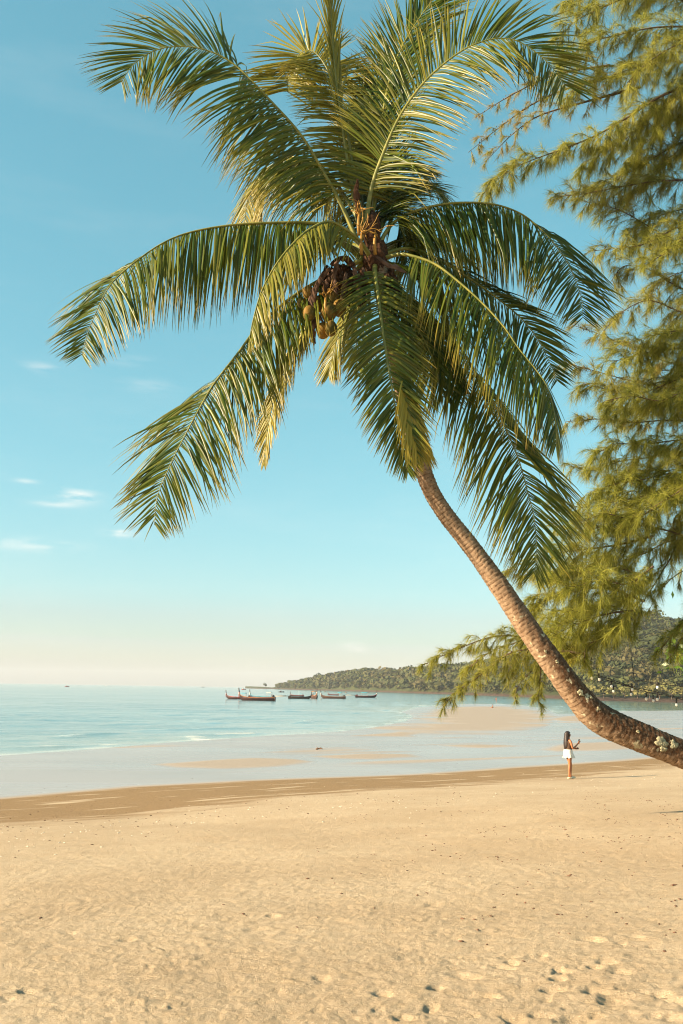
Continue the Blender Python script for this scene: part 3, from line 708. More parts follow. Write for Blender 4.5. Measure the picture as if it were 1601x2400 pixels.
FR = [
 # upper left, arching out with its tip fanned open
 dict(pts=[(835, 560), (800, 480), (755, 398), (705, 316), (633, 235), (551, 153), (490, 120), (429, 109), (368, 117), (317, 148), (284, 192)], dy=(-.3, -.5), L=1.16, tw=[(0, 10), (.52, 14), (.64, 70), (1, 86)], vp=[(0, -.5), (.2, -.95), (.5, -.9), (.62, -.1), (.75, .1), (1, .15)], dr=[(0, .8), (.5, .5), (.66, .35), (1, .08)], yellow=.05, alpha=(76, 34), spacing=.022, tip=(.66, .24)),
 # left, level then drooping
 dict(pts=[(850, 575), (800, 538), (740, 524), (664, 522), (551, 527), (449, 544), (378, 572), (306, 623), (255, 674), (212, 764), (192, 832)], dy=(-.4, -.6), L=1.06, tw=[(0, 5), (.55, 10), (.70, 60), (1, 80)], vp=[(0, -.9), (.5, -1.0), (.66, -.2), (.8, .1), (1, .15)], dr=[(0, 1.4), (.5, 1.2), (.68, .7), (1, .12)], yellow=.04, alpha=(78, 40), spacing=.022),
 # lower left
 dict(pts=[(850, 610), (780, 640), (686, 695), (609, 761), (558, 827), (502, 899), (466, 960), (431, 1026), (400, 1088), (369, 1164), (362, 1230)], dy=(-.5, -.8), L=1.08, tw=[(0, 10), (.48, 20), (.62, 70), (1, 82)], vp=[(0, -.6), (.45, -.9), (.6, -.1), (1, .1)], dr=[(0, .8), (.5, .5), (1, .15)], yellow=.05, alpha=(66, 32)),
 # short one curling towards us
 dict(pts=[(880, 620), (839, 562), (777, 521), (726, 537), (681, 577), (645, 623), (614, 680), (594, 746), (584, 797)], dy=(-.9, -1.5), L=.72, tw=[(0, 10), (1, 35)], vp=[(0, -.5), (1, -.6)], dr=[(0, 1.6), (1, 1.0)], yellow=.26, alpha=(50, 22)),
 # yellowing tip hanging behind the lower left one
 dict(pts=[(862, 610), (770, 690), (705, 790), (660, 880), (638, 950), (624, 1026), (619, 1085)], dy=(.5, .7), L=.50, tw=[(0, 20), (1, 70)], dr=[(0, 1.5), (1, .8)], yellow=.50, alpha=(45, 20)),
 # pale frond behind the upper left one
 dict(pts=[(845, 520), (770, 405), (700, 368), (640, 385), (600, 423), (580, 470), (573, 525)], dy=(.8, 1.4), L=.95, tw=[(0, 20), (1, 62)], vp=[(0, -.6), (.6, -.6), (1, 0)], dr=[(0, 1.0), (1, .4)], yellow=.38, alpha=(65, 32)),
 # pale upright frond with a curled tip
 dict(pts=[(845, 540), (835, 450), (829, 410), (818, 332), (798, 245), (780, 194), (762, 153), (737, 122), (711, 120), (691, 143), (678, 175), (672, 215)], dy=(.5, .9), L=.72, tw=[(0, 70), (.6, 70), (1, 85)], dr=[(0, .8), (.55, .5), (.7, .1), (1, .0)], yellow=.40, alpha=(80, 66), spacing=.014, tip=(.95, .8)),
 # unopened spear
 dict(pts=[(845, 540), (815, 380), (790, 210), (779, 90), (775, 0), (772, -70)], dy=(.3, .3), L=.85, tw=[(0, 60), (1, 60)], dr=[(0, .03), (1, .03)], yellow=.45, alpha=(7, 4), t0=.35, spacing=.05),
 # upper right, the big sunlit one
 dict(pts=[(855, 560), (869, 450), (897, 364), (935, 277), (983, 206), (1032, 157), (1086, 117), (1130, 98), (1173, 90), (1217, 98), (1266, 130), (1298, 163), (1325, 201)], dy=(-.3, -.2), L=.98, tw=[(0, 74), (.5, 66), (1, 78)], dr=[(0, .4), (.45, .35), (.7, .3), (1, .1)], yellow=.14, alpha=(74, 46), spacing=.023, tip=(.8, .5)),
 # upright dark ones behind it
 dict(pts=[(865, 560), (880, 450), (892, 300), (925, 150), (985, 40), (1060, -50), (1140, -110)], dy=(.6, 1.0), L=.95, tw=[(0, 75), (1, 70)], dr=[(0, .10), (1, .1)], yellow=.03, alpha=(34, 24)),
 dict(pts=[(862, 560), (868, 450), (866, 340), (878, 240), (905, 150)], dy=(.9, 1.5), L=.95, tw=[(0, 60), (1, 70)], dr=[(0, .10), (1, .1)], yellow=.02, alpha=(30, 16), t0=.3),
 dict(pts=[(858, 560), (845, 440), (832, 340), (828, 260)], dy=(.7, 1.2), L=.62, tw=[(0, 60), (1, 70)], dr=[(0, .10), (1, .1)], yellow=.04, alpha=(30, 16), t0=.3),
 # right, arching level then down; crown's shade painted in as darker leaf tones
 dict(pts=[(880, 590), (915, 530), (962, 499), (1032, 480), (1097, 475), (1162, 480), (1217, 499), (1255, 526), (1293, 564), (1325, 608), (1347, 651), (1363, 700), (1366, 745)], dy=(.2, .3), L=1.12, tw=[(0, 5), (.5, 14), (.66, 60), (1, 80)], vp=[(0, -.9), (.5, -.95), (.64, -.1), (1, .15)], dr=[(0, 1.3), (.5, 1.1), (.7, .6), (1, .12)], yellow=.02, alpha=(78, 44), rn=(0, .7), spacing=.022),
 # right lower pair
 dict(pts=[(885, 600), (956, 583), (1028, 608), (1109, 659), (1160, 695), (1211, 736), (1252, 782), (1278, 828), (1308, 894)], dy=(.4, .6), L=.80, tw=[(0, 10), (.4, 45), (1, 80)], dr=[(0, 1.2), (.6, .4), (1, .12)], yellow=.04, alpha=(72, 44), rn=(0, .7)),
 dict(pts=[(885, 612), (925, 598), (956, 598), (1017, 618), (1073, 659), (1130, 710), (1181, 766), (1216, 817), (1257, 868), (1283, 909), (1300, 975), (1304, 1040)], dy=(-.5, -.8), L=1.1, tw=[(0, 12), (.5, 38), (1, 40)], vp=[(0, -.6), (.5, -.45), (1, -.3)], dr=[(0, .9), (.6, 1.0), (1, 1.0)], yellow=.05, alpha=(74, 28)),
 # lower right, long
 dict(pts=[(885, 620), (930, 690), (1000, 740), (1068, 802), (1109, 863), (1150, 930), (1186, 1006), (1216, 1078), (1237, 1154), (1252, 1215), (1258, 1290), (1252, 1345)], dy=(.1, -.1), L=1.16, tw=[(0, 20), (.45, 50), (.6, 74), (1, 82)], vp=[(0, -.6), (.4, -.4), (.6, 0), (1, .1)], dr=[(0, .9), (1, .25)], yellow=.07, alpha=(64, 30)),
 # front centre, hanging
 dict(pts=[(880, 600), (879, 640), (886, 690), (896, 766), (906, 833), (917, 899), (932, 986), (946, 1060), (956, 1105)], dy=(-.7, -1.0), L=.70, tw=[(0, 80), (1, 84)], dr=[(0, .5), (.5, .45), (1, .3)], yellow=.10, alpha=(66, 22), t0=.10, spacing=.020),
 # faded one lying along the trunk
 dict(pts=[(895, 640), (925, 760), (942, 870), (962, 975), (988, 1060)], dy=(-.75, -.95), L=.55, tw=[(0, 60), (1, 70)], dr=[(0, .6), (1, .3)], yellow=.85, alpha=(22, 8), t0=.66, spacing=.012),
 # back fronds
 dict(pts=[(880, 560), (930, 470), (975, 437), (1015, 440), (1045, 480)], dy=(1.0, 1.6), L=.7, tw=[(0, 20), (1, 50)], dr=[(0, 1.6), (1, .8)], yellow=.10),
 dict(pts=[(862, 630), (815, 730), (785, 810), (770, 880)], dy=(.7, 1.0), L=.6, tw=[(0, 20), (1, 60)], dr=[(0, 1.2), (1, .6)], yellow=.30, alpha=(50, 22)),
 dict(pts=[(885, 620), (940, 700), (985, 790), (1005, 880)], dy=(.8, 1.2), L=.95, tw=[(0, 40), (1, 70)], dr=[(0, 1.0), (1, .5)], yellow=.05),
 dict(pts=[(880, 570), (905, 500), (930, 498), (948, 555), (955, 630)], dy=(.8, 1.2), L=.75, tw=[(0, 30), (1, 50)], dr=[(0, 1.8), (1, 1.0)], yellow=.0, rn=(0, .5)),
 dict(pts=[(865, 560), (885, 455), (920, 395), (965, 380), (1010, 405)], dy=(.9, 1.5), L=.8, tw=[(0, 50), (1, 70)], dr=[(0, .9), (1, .7)], yellow=.0, rn=(0, .5)),
 dict(pts=[(860, 560), (868, 440), (880, 340)], dy=(1.5, 2.4), L=.8, tw=[(0, 60), (1, 70)], dr=[(0, .6), (1, .6)], yellow=.05, rn=(0, .6)),
 dict(pts=[(875, 600), (960, 640), (1030, 700), (1075, 790)], dy=(1.2, 1.9), L=.9, tw=[(0, 30), (1, 60)], dr=[(0, 1.2), (1, .8)], yellow=.03, rn=(0, .6)),
 dict(pts=[(880, 590), (960, 560), (1040, 570), (1100, 620)], dy=(1.6, 2.4), L=.9, tw=[(0, 30), (1, 60)], dr=[(0, 1.2), (1, .8)], yellow=.0, rn=(0, .5)),
 dict(pts=[(850, 580), (780, 560), (720, 590), (690, 650)], dy=(1.4, 2.2), L=.7, tw=[(0, 30), (1, 60)], dr=[(0, 1.2), (1, .8)], yellow=.1, rn=(0, .6)),
 dict(pts=[(885, 620), (950, 720), (1010, 830), (1040, 930)], dy=(-.2, -.1), L=.9, tw=[(0, 40), (1, 75)], dr=[(0, .8), (1, .4)], yellow=.03, alpha=(60, 28), rn=(0, .6)),
 dict(pts=[(865, 620), (840, 720), (835, 810), (840, 880)], dy=(1.2, 1.9), L=.55, tw=[(0, 40), (1, 70)], dr=[(0, 1.0), (1, .8)], yellow=.15),
]
for kw in FR: frond(**kw)
# the 300 leaflets that show largest are objects of their own, the rest stay one part per frond
def px_of(P):
    q = (P - np.array((0, 0, CAM_Z))) @ CAM_R; return np.stack([800.5 + FPX * q[:, 0] / -q[:, 2], 1200 - FPX * q[:, 1] / -q[:, 2]], 1)
areas = []
for fo, V, C in LEAFLETS:
    q = px_of(V).reshape(7, 3, 2); a = 0
    for z in range(6):
        d1 = q[z + 1, 2] - q[z, 0]; d2 = q[z + 1, 0] - q[z, 2]; a += abs(d1[0] * d2[1] - d1[1] * d2[0]) / 2
    mid = q[3, 1]
    areas.append(a if 0 < mid[0] < 1601 and 0 < mid[1] < 2400 else 0)
top300 = set(np.argsort(areas)[::-1][:300].tolist())
rest = {}
for k, (fo, V, C) in enumerate(LEAFLETS):
    if k in top300:
        o = big_mesh('leaflet', V, np.array(LF), M_LEAF, fo, {'col': C}); o.matrix_parent_inverse = Matrix.Identity(4)
    else: rest.setdefault(fo.name, (fo, []))[1].append((V, C))
LFa = np.array(LF)
for fo, lst in rest.values():
    V = np.concatenate([a for a, _ in lst]); C = np.concatenate([b_ for _, b_ in lst])
    F = np.concatenate([LFa + 21 * q for q in range(len(lst))])
    tag(big_mesh('leaflets', V, F, M_LEAF, fo, {'col': C}), kind='stuff')

# --- heart of the crown: fibre, dry spathes, flower stalks, coconuts
def rough(amp, sc, seed):
    def fn(V):
        k = 1 + amp * fbm(V[:, 0] * sc + V[:, 2] * 2.3 + seed, V[:, 1] * sc + V[:, 2] * 1.1, 3, seed); return V * k[:, None]
    return fn
m = MB(); m.ball(at(880, 612, YP), (.17, .17, .30), 28, 20, fn=rough(.25, 2.5, 3)); m.ball(at(872, 545, YP), (.12, .12, .30), 24, 16, fn=rough(.25, 2.5, 8))
rel(m.build('fibre_sheath', M_FIBRE, palm))
g = np.random.default_rng(21)
def strap(pts, w, Y, mat, name, curl=.5):
    curl = .22
    P = spline([at(a, b_, Y + k * .0) for k, (a, b_) in enumerate(pts)], 14); T = np.gradient(P, axis=0); V = []; F = []
    n = 7
    for k in range(14):
        f = k / 13; ww = w * math.sin(math.pi * min(.97, .10 + f * .88))**.7; tt = nrm(T[k]); s = nrm(np.cross(tt, (0, 1.0, 0))); o = np.cross(tt, s)
        for q in range(n):
            x = q / (n - 1) * 2 - 1; V.append(P[k] + s * x * ww * (1 + (.35 * g.normal() if abs(x) > .9 else 0)) + o * (curl * ww * (x * x - .5) + .16 * ww * math.sin(x * 9 + w * 400)) * (1 if o[1] > 0 else -1) + g.normal(0, .003, 3))
    for k in range(13):
        for q in range(n - 1): a = k * n + q; F.append((a, a + 1, a + n + 1, a + n))
    o = rel(big_mesh(name, V, F, mat, palm)); md = o.modifiers.new('thick', 'SOLIDIFY'); md.thickness = .005
    return o
strap([(775, 628), (755, 649), (736, 690), (738, 723), (758, 757)], .040, YP - .42, M_SPATHE, 'dry_spathe', .7)
strap([(792, 612), (784, 640), (783, 668), (791, 690)], .036, YP - .45, M_SPATHE, 'dry_spathe', .7)
strap([(740, 742), (733, 770), (733, 790), (739, 806)], .042, YP - .35, M_SPATHE, 'dry_spathe', .7)
strap([(812, 640), (806, 680), (800, 720), (806, 752)], .040, YP - .40, M_SPATHE, 'dry_spathe', .7)
strap([(775, 622), (800, 606), (822, 618), (836, 645)], .045, YP - .30, M_FIBRE, 'leaf_sheath', .5)
strap([(880, 600), (905, 620), (930, 628), (952, 640)], .034, YP - .25, M_SPATHE, 'leaf_sheath', .6)
strap([(838, 420), (836, 455), (838, 490), (842, 530)], .035, YP - .2, M_FIBRE, 'leaf_sheath', .6)
strap([(905, 640), (915, 680), (918, 720), (925, 760)], .06, YP - .28, M_FIBRE, 'leaf_sheath', .5)
for q in range(11):
    a0, b0 = g.uniform(760, 860), g.uniform(612, 640); dx = (a0 - 830) * .45 + g.normal(0, 8); ln = g.uniform(60, 130)
    strap([(a0, b0), (a0 + dx * .5, b0 + ln * .35), (a0 + dx * .9, b0 + ln * .7), (a0 + dx, b0 + ln)], g.uniform(.018, .045), YP - g.uniform(.15, .42), M_FIBRE if q % 2 else M_SPATHE, 'dry_spathe', g.uniform(.4, 1.2))
m = MB(); m.ball(at(800, 668, YP - .12), (.24, .16, .24), 30, 22, fn=rough(.5, 3.2, 13)); m.ball(at(915, 690, YP - .05), (.12, .12, .34), 24, 18, fn=rough(.45, 3, 17)); rel(m.build('fibre_sheath', M_FIBRE, palm))
def stalks(px, py, Y, n, spread, ln, name):
    m = MB(); c0 = at(px, py, Y)
    for k in range(n):
        d = nrm(np.array((g.normal(0, spread), g.normal(-.3, .5), g.uniform(.2, 1.2)))); p = c0 + g.normal(0, .02, 3); P = [p.copy()]; l = ln * g.uniform(.5, 1.2)
        for q in range(7):
            d = nrm(d + g.normal(0, .22, 3) + np.array((0, 0, -.10))); p = p + d * l / 7; P.append(p.copy())
        m.tube(P, np.linspace(.008, .0035, 8), 5)
        if g.random() < .7: m.ball(P[g.integers(2, 6)], .015, 6, 4)
    m.tube([c0 - np.array((0, 0, .32)), c0 - np.array((.01, 0, .15)), c0], [.024, .022, .016], 7)
    return rel(m.build(name, M_FLOWER, palm))
stalks(848, 545, YP - .30, 10, .9, .36, 'flower_stalk'); stalks(842, 500, YP - .28, 7, .4, .26, 'flower_stalk'); stalks(765, 690, YP - .50, 10, .5, .22, 'flower_stalk'); stalks(880, 545, YP - .3, 4, 1.2, .35, 'flower_stalk')
for (a, b_, r, yo) in ((722, 686, .078, -.35), (707, 716, .080, -.30), (724, 735, .085, -.46), (770, 732, .105, -.42), (757, 775, .090, -.38), (775, 770, .085, -.48), (795, 722, .095, -.36), (748, 712, .09, -.28), (780, 700, .09, -.30)):
    c0 = at(a, b_, YP + yo); m = MB()
    def nutf(V):
        an = np.arctan2(V[:, 1], V[:, 0]); k = 1 + .06 * np.cos(3 * an) * (1 - V[:, 2]**2); V = V.copy(); V[:, :2] *= k[:, None]; V[:, 2] *= 1.3; return V
    m.ball(c0, r, 18, 12, fn=nutf); nut = rel(m.build('coconut', M_NUT, palm))
    m = MB(); m.ball(c0 + np.array((0, 0, r * .98)), (r * .5, r * .5, r * .28), 10, 6); cp = m.build('cap', M_FIBRE, nut); cp.matrix_parent_inverse = Matrix.Identity(4)
# ------------------------------------------------------------------ the casuarina on the right
t = NT('casuarina_needles')
ca = t.attr('col', 'Color'); sp = t.n('ShaderNodeSeparateColor'); t.l(ca, sp.inputs[0])
c = t.mix(sp.outputs[0], (.125, .155, .020), (.43, .42, .070))
c = t.mix(sp.outputs[1], c, (.34, .21, .10))
d = t.princ(c, .6, .25); tr = t.n('ShaderNodeBsdfTranslucent'); t.l(c, tr.inputs['Color'])
mx = t.n('ShaderNodeMixShader'); mx.inputs[0].default_value = .50; t.l(d, mx.inputs[1]); t.l(tr.outputs[0], mx.inputs[2])
M_NEEDLE = t.done(mx.outputs[0])
M_CBARK = simple('casuarina_bark', (.10, .068, .045), .9, .4, 14, .7, .15)
M_CONE = simple('casuarina_cone', (.075, .048, .030), .9, .3, 20)
YC = 17.5
TRX = 1960                         # the trunk stands just beyond the right edge of the photograph
base = at(TRX, 1900, YC); gx0, gy0 = base[0], base[1]
cas_z = ground_z(gx0, gy0)
cas = empty('casuarina_tree', (gx0, gy0, cas_z))
tag(cas, 'feathery olive casuarina tree spreading in from the right edge', 'tree')
CL = np.array(cas.location)
def relc(o): o.matrix_parent_inverse = Matrix.Translation(-Vector(CL)); return o
trunk_path = spline([(gx0, gy0, cas_z - .3), (gx0 - .1, gy0 + .1, cas_z + 3), (gx0 + .1, gy0, cas_z + 7), (gx0, gy0 + .1, cas_z + 12), (gx0 + .1, gy0, cas_z + 17)], 40)
m = MB(); m.tube(trunk_path, np.linspace(.30, .06, 40) * (1 + .06 * np.sin(np.arange(40) * 1.7)), 14); relc(m.build('trunk', M_CBARK, cas))
# limb outlines (points in the working sketch of the photograph), offset ahead/behind, foliage density, spray length, dryness
BR = [
 ([(1640, -60), (1500, -30), (1400, 10), (1320, 50), (1275, 105)], .3, 1.2, .75, .1),
 ([(1640, 70), (1520, 62), (1420, 80), (1340, 105), (1290, 160)], -.3, 1.25, .75, .1),
 ([(1640, 20), (1560, 0), (1480, -15), (1380, -30), (1290, 10)], .8, 1.1, .75, .1),
 ([(1640, 160), (1520, 140), (1430, 165), (1350, 195), (1300, 215)], .1, 1.2, .75, .1),
 ([(1600, 100), (1540, 110), (1480, 150), (1440, 190)], -.6, 1.2, .7, .1),
 ([(1480, 160), (1330, 195), (1230, 235), (1150, 290), (1075, 350)], .6, .45, .42, .55),
 ([(1470, 200), (1340, 235), (1240, 265), (1180, 305), (1120, 365)], .2, .55, .42, .5),
 ([(1400, 150), (1280, 170), (1180, 215), (1090, 270)], .9, .35, .40, .6),
 ([(1640, 190), (1530, 215), (1440, 270), (1370, 310), (1290, 343), (1220, 368), (1160, 398), (1115, 440)], -.5, 1.25, .62, .1),
 ([(1600, 215), (1520, 250), (1460, 300), (1400, 345), (1340, 372)], -.2, 1.5, .75, .0),
 ([(1620, 260), (1540, 280), (1480, 330), (1430, 375)], .2, 1.4, .75, .0),
 ([(1640, 310), (1560, 330), (1480, 375), (1420, 410), (1360, 440)], .3, 1.1, .7, .1),
 ([(1640, 420), (1520, 415), (1420, 430), (1340, 445), (1270, 452)], .0, 1.0, .6, .2),
 ([(1640, 590), (1560, 560), (1490, 520), (1420, 482), (1340, 462)], .4, 1.1, .7, .1),
 ([(1640, 500), (1560, 520), (1480, 560), (1420, 570), (1365, 575)], -.2, 1.0, .7, .15),
 ([(1640, 470), (1570, 480), (1500, 500), (1440, 530)], .7, 1.1, .7, .1),
 ([(1640, 690), (1560, 660), (1480, 615), (1430, 612), (1400, 650)], .1, .75, .6, .2),
 ([(1640, 600), (1580, 620), (1530, 640), (1490, 680)], .5, .9, .6, .15),
 ([(1640, 740), (1560, 715), (1490, 690), (1430, 715), (1385, 760)], -.3, .8, .6, .2),
 ([(1640, 700), (1580, 720), (1530, 760), (1500, 800)], .3, .9, .6, .1),
 ([(1640, 850), (1530, 830), (1440, 795), (1370, 765), (1310, 745)], .5, .6, .50, .5),
 ([(1640, 800), (1560, 800), (1480, 810), (1410, 830)], -.3, 1.4, .75, .0),
 ([(1640, 900), (1530, 890), (1440, 872), (1360, 850), (1285, 830)], .2, .7, .55, .4),
 ([(1640, 850), (1560, 870), (1480, 900), (1420, 900), (1340, 880)], -.1, 1.2, .7, .15),
 ([(1640, 930), (1550, 930), (1470, 940), (1400, 930)], .6, 1.4, .75, .0),
 ([(1640, 980), (1540, 965), (1450, 970), (1380, 962), (1300, 968)], .2, .9, .50, .25),
 ([(1640, 1010), (1560, 1010), (1480, 1020), (1410, 1020), (1360, 1050)], -.4, 1.3, .75, .0),
 ([(1560, 1040), (1490, 1050), (1420, 1060), (1360, 1080), (1310, 1070)], .4, 1.0, .55, .15),
 ([(1560, 1090), (1480, 1100), (1420, 1110), (1350, 1130)], -.2, 1.3, .75, .0),
 ([(1640, 1190), (1520, 1140), (1420, 1150), (1340, 1165), (1285, 1150)], .1, .95, .55, .15),
 ([(1600, 1120), (1540, 1140), (1480, 1180), (1430, 1230)], -.6, 1.1, .7, .0),
 ([(1640, 1260), (1520, 1215), (1410, 1205), (1320, 1220), (1255, 1195)], .0, 1.0, .55, .15),
 ([(1500, 1230), (1420, 1250), (1350, 1260), (1280, 1270), (1230, 1290)], -.3, 1.2, .65, .05),
 ([(1560, 1180), (1548, 1260), (1515, 1320), (1470, 1390), (1410, 1470)], .3, .7, .55, .05),
 ([(1500, 1330), (1400, 1300), (1310, 1310), (1220, 1320), (1165, 1300)], .2, 1.1, .55, .2),
 ([(1480, 1380), (1390, 1350), (1310, 1360), (1240, 1385), (1205, 1420)], -.1, 1.35, .65, .05),
 ([(1460, 1400), (1390, 1410), (1330, 1430), (1270, 1460)], -.4, 1.4, .75, .0),
 ([(1430, 1440), (1370, 1450), (1320, 1475), (1290, 1500)], .3, 1.2, .7, .0),
 ([(1360, 1490), (1270, 1478), (1200, 1462), (1130, 1462), (1050, 1490), (975, 1525)], .2, 1.15, .42, .10),
 ([(1340, 1500), (1240, 1490), (1170, 1500), (1110, 1545), (1060, 1580), (1015, 1620)], -.1, 1.1, .40, .15),
 ([(1300, 1480), (1250, 1500), (1240, 1560), (1235, 1620)], .3, 1.0, .38, .1),
 ([(1280, 1480), (1220, 1490), (1180, 1520), (1160, 1560)], .6, 1.0, .38, .1), ([(1320, 1470), (1240, 1460), (1170, 1480), (1120, 1500), (1070, 1540)], .9, 1.0, .42, .1), ([(1300, 1500), (1250, 1520), (1200, 1560), (1180, 1600)], 1.0, .8, .38, .1),
 ([(1640, 1380), (1590, 1410), (1550, 1450), (1510, 1500)], .2, .75, .50, .0),
 ([(1640, 1440), (1600, 1450), (1560, 1470), (1545, 1510)], -.3, .8, .5, .0),
 ([(1640, 1300), (1570, 1310), (1520, 1350), (1490, 1400)], .8, .45, .5, .2),
 ([(1640, 1100), (1590, 1180), (1560, 1240)], .6, .6, .5, .1),
 ([(1640, 780), (1570, 760), (1500, 770), (1440, 790)], -.5, 1.1, .65, .05), ([(1640, 860), (1590, 840), (1540, 850), (1480, 850)], .9, 1.2, .7, .0),
 ([(1640, 960), (1580, 900), (1520, 920), (1450, 910), (1390, 920)], -.7, 1.2, .65, .05), ([(1640, 1060), (1590, 1070), (1530, 1080), (1460, 1080), (1400, 1100)], .6, 1.2, .65, .0),
 ([(1640, 1140), (1570, 1100), (1500, 1130), (1440, 1130), (1380, 1180)], .9, 1.2, .65, .0), ([(1520, 1160), (1450, 1190), (1390, 1180), (1330, 1200)], -.5, 1.3, .65, .0),
 ([(1560, 1240), (1480, 1270), (1420, 1290), (1350, 1290), (1300, 1320)], .5, 1.2, .65, .0), ([(1500, 1300), (1440, 1340), (1380, 1330), (1320, 1345), (1270, 1340)], -.6, 1.3, .65, .0),
 ([(1470, 1350), (1420, 1390), (1360, 1390), (1300, 1410), (1240, 1420)], .6, 1.2, .6, .0), ([(1450, 1420), (1400, 1460), (1350, 1480), (1340, 1520)], -.2, 1.0, .5, .0),
 ([(1600, 330), (1540, 360), (1490, 420), (1430, 450)], .4, 1.1, .65, .05), ([(1640, 540), (1580, 540), (1530, 580), (1470, 610)], -.6, 1.0, .6, .05),
 # boughs beyond the right edge of the picture
 ([(1900, 200), (1800, 220), (1720, 260), (1660, 330)], 0, .8, .75, .1), ([(1900, 620), (1800, 640), (1720, 660), (1650, 720)], 0, .8, .75, .1),
 ([(1900, 1000), (1800, 1010), (1720, 1040), (1660, 1100)], 0, .8, .75, .1), ([(2020, 300), (2150, 330), (2280, 400)], 0, .8, .75, .1),
 ([(2020, 800), (2150, 830), (2300, 900)], 0, .8, .75, .1), ([(1990, -200), (1850, -260), (1700, -200), (1560, -120)], 0, .8, .75, .1),
]
g = np.random.default_rng(77)
def needles(tw_p, tw_d, cnt, dry, bright, ls=1.0):
    """cnt needles along a twig polyline; single thin tapering blades"""
    n = len(tw_p); f = g.uniform(.05, 1, cnt) * (n - 1.001); k = f.astype(int); w = (f - k)[:, None]
    p = tw_p[k] * (1 - w) + tw_p[k + 1] * w; d = tw_d[k]
    dirv = d * .95 + g.normal(0, .52, (cnt, 3)) + np.array((0, 0, -.30))
    dirv /= np.linalg.norm(dirv, axis=1)[:, None]
    L = ls * g.uniform(.13, .30, cnt)[:, None]; side = np.cross(dirv, g.normal(0, 1, (cnt, 3))); side /= np.linalg.norm(side, axis=1)[:, None] + 1e-9
    wd = .0027
    V = np.stack([p - side * wd, p + side * wd, p + dirv * L + np.array((0, 0, -1)) * L * .18], 1).reshape(-1, 3)
    c0 = np.clip(bright + g.normal(0, .34, cnt), 0, 1); c1 = np.clip(dry + g.normal(0, .12, cnt), 0, 1)
    C = np.stack([c0, c1, 0 * c0, 0 * c0 + 1], 1).repeat(3, 0)
    return V, C
NTOT = 0
for bi, (pts, off, dens, spray, dry) in enumerate(BR):
    px = [(a * K, b_ * K) for a, b_ in pts]
    P = [at(a, b_, YC + off * 1.2) for a, b_ in px]
    # run the limb back to the trunk when it starts outside the picture
    if px[0][0] > 1590:
        hz = P[0][2] - 1.2; k = int(np.argmin(np.abs(trunk_path[:, 2] - hz))); tpz = trunk_path[k]
        P = [tpz, .5 * tpz + .5 * P[0] + np.array((0, 0, .15))] + P
        fstart = .30
    else: fstart = 0.0
    Cc = spline(P, 60); Ln = np.linalg.norm(np.diff(Cc, axis=0), axis=1).sum()
    f = np.linspace(0, 1, 60)
    m = MB(); m.tube(Cc, (.011 + .011 * Ln * .35) * (1 - f)**1.2 + .005, 6)
    NV, NC = [], []
    ntw = int(Ln * (1 - fstart) * 16.5 * dens)
    for q in range(ntw):
        tt = fstart + (1 - fstart) * (q + g.random()) / ntw; k = min(int(tt * 59), 58); p0 = Cc[k]; T = nrm(Cc[k + 1] - Cc[k])
        if q % 4 == 0 and tt > .97: p0 = Cc[-1]
        sd = nrm(np.cross(T, g.normal(0, 1, 3))); l = spray * g.uniform(.35, 1.05) * np.interp(tt, [0, .6, 1], [1, .9, .55])
        d = nrm(T * g.uniform(.25, .95) + sd * g.uniform(.3, 1.0) + np.array((0, 0, .15)))
        tw = [p0]; td = [d]; p = p0.copy()
        for z in range(5):
            d = nrm(d + np.array((0, 0, -.10 - .07 * z)) + g.normal(0, .10, 3)); p = p + d * l / 5; tw.append(p.copy()); td.append(d)
        tw, td = np.array(tw), np.array(td)
        m.tube(tw, np.linspace(.0045, .002, 6), 4, False)
        br = .30 + .5 * g.random()
        V, C = needles(tw, td, int(28 + l * 130), dry * g.uniform(.4, 1.3), br, min(1, max(.5, spray / .6))); NV.append(V); NC.append(C)
        # secondary sprays
        for _ in range(2):
            z = g.integers(1, 5); p = tw[z].copy(); d = nrm(td[z] + g.normal(0, .6, 3)); t2, d2 = [p.copy()], [d]; l2 = l * g.uniform(.3, .6)
            for _z in range(3):
                d = nrm(d + np.array((0, 0, -.28)) + g.normal(0, .1, 3)); p = p + d * l2 / 3; t2.append(p.copy()); d2.append(d)
            t2, d2 = np.array(t2), np.array(d2)
            V, C = needles(t2, d2, int(18 + l2 * 130), dry * g.uniform(.4, 1.3), br, min(1, max(.5, spray / .6))); NV.append(V); NC.append(C)
    if NV:
        for _ in range(int(Ln * (2 + dry * 8))):
            k = g.integers(20, 59); m.ball(Cc[k] + g.normal(0, .03, 3), (.011, .011, .015), 6, 4)
    b_o = relc(m.build('branch', M_CBARK, cas))
    V = np.concatenate(NV); C = np.concatenate(NC); NTOT += len(V) // 3
    fo = big_mesh('foliage', V, np.arange(len(V)).reshape(-1, 3), M_NEEDLE, b_o, {'col': C}, False); fo.matrix_parent_inverse = Matrix.Identity(4); tag(fo, kind='stuff')
print('needles', NTOT)
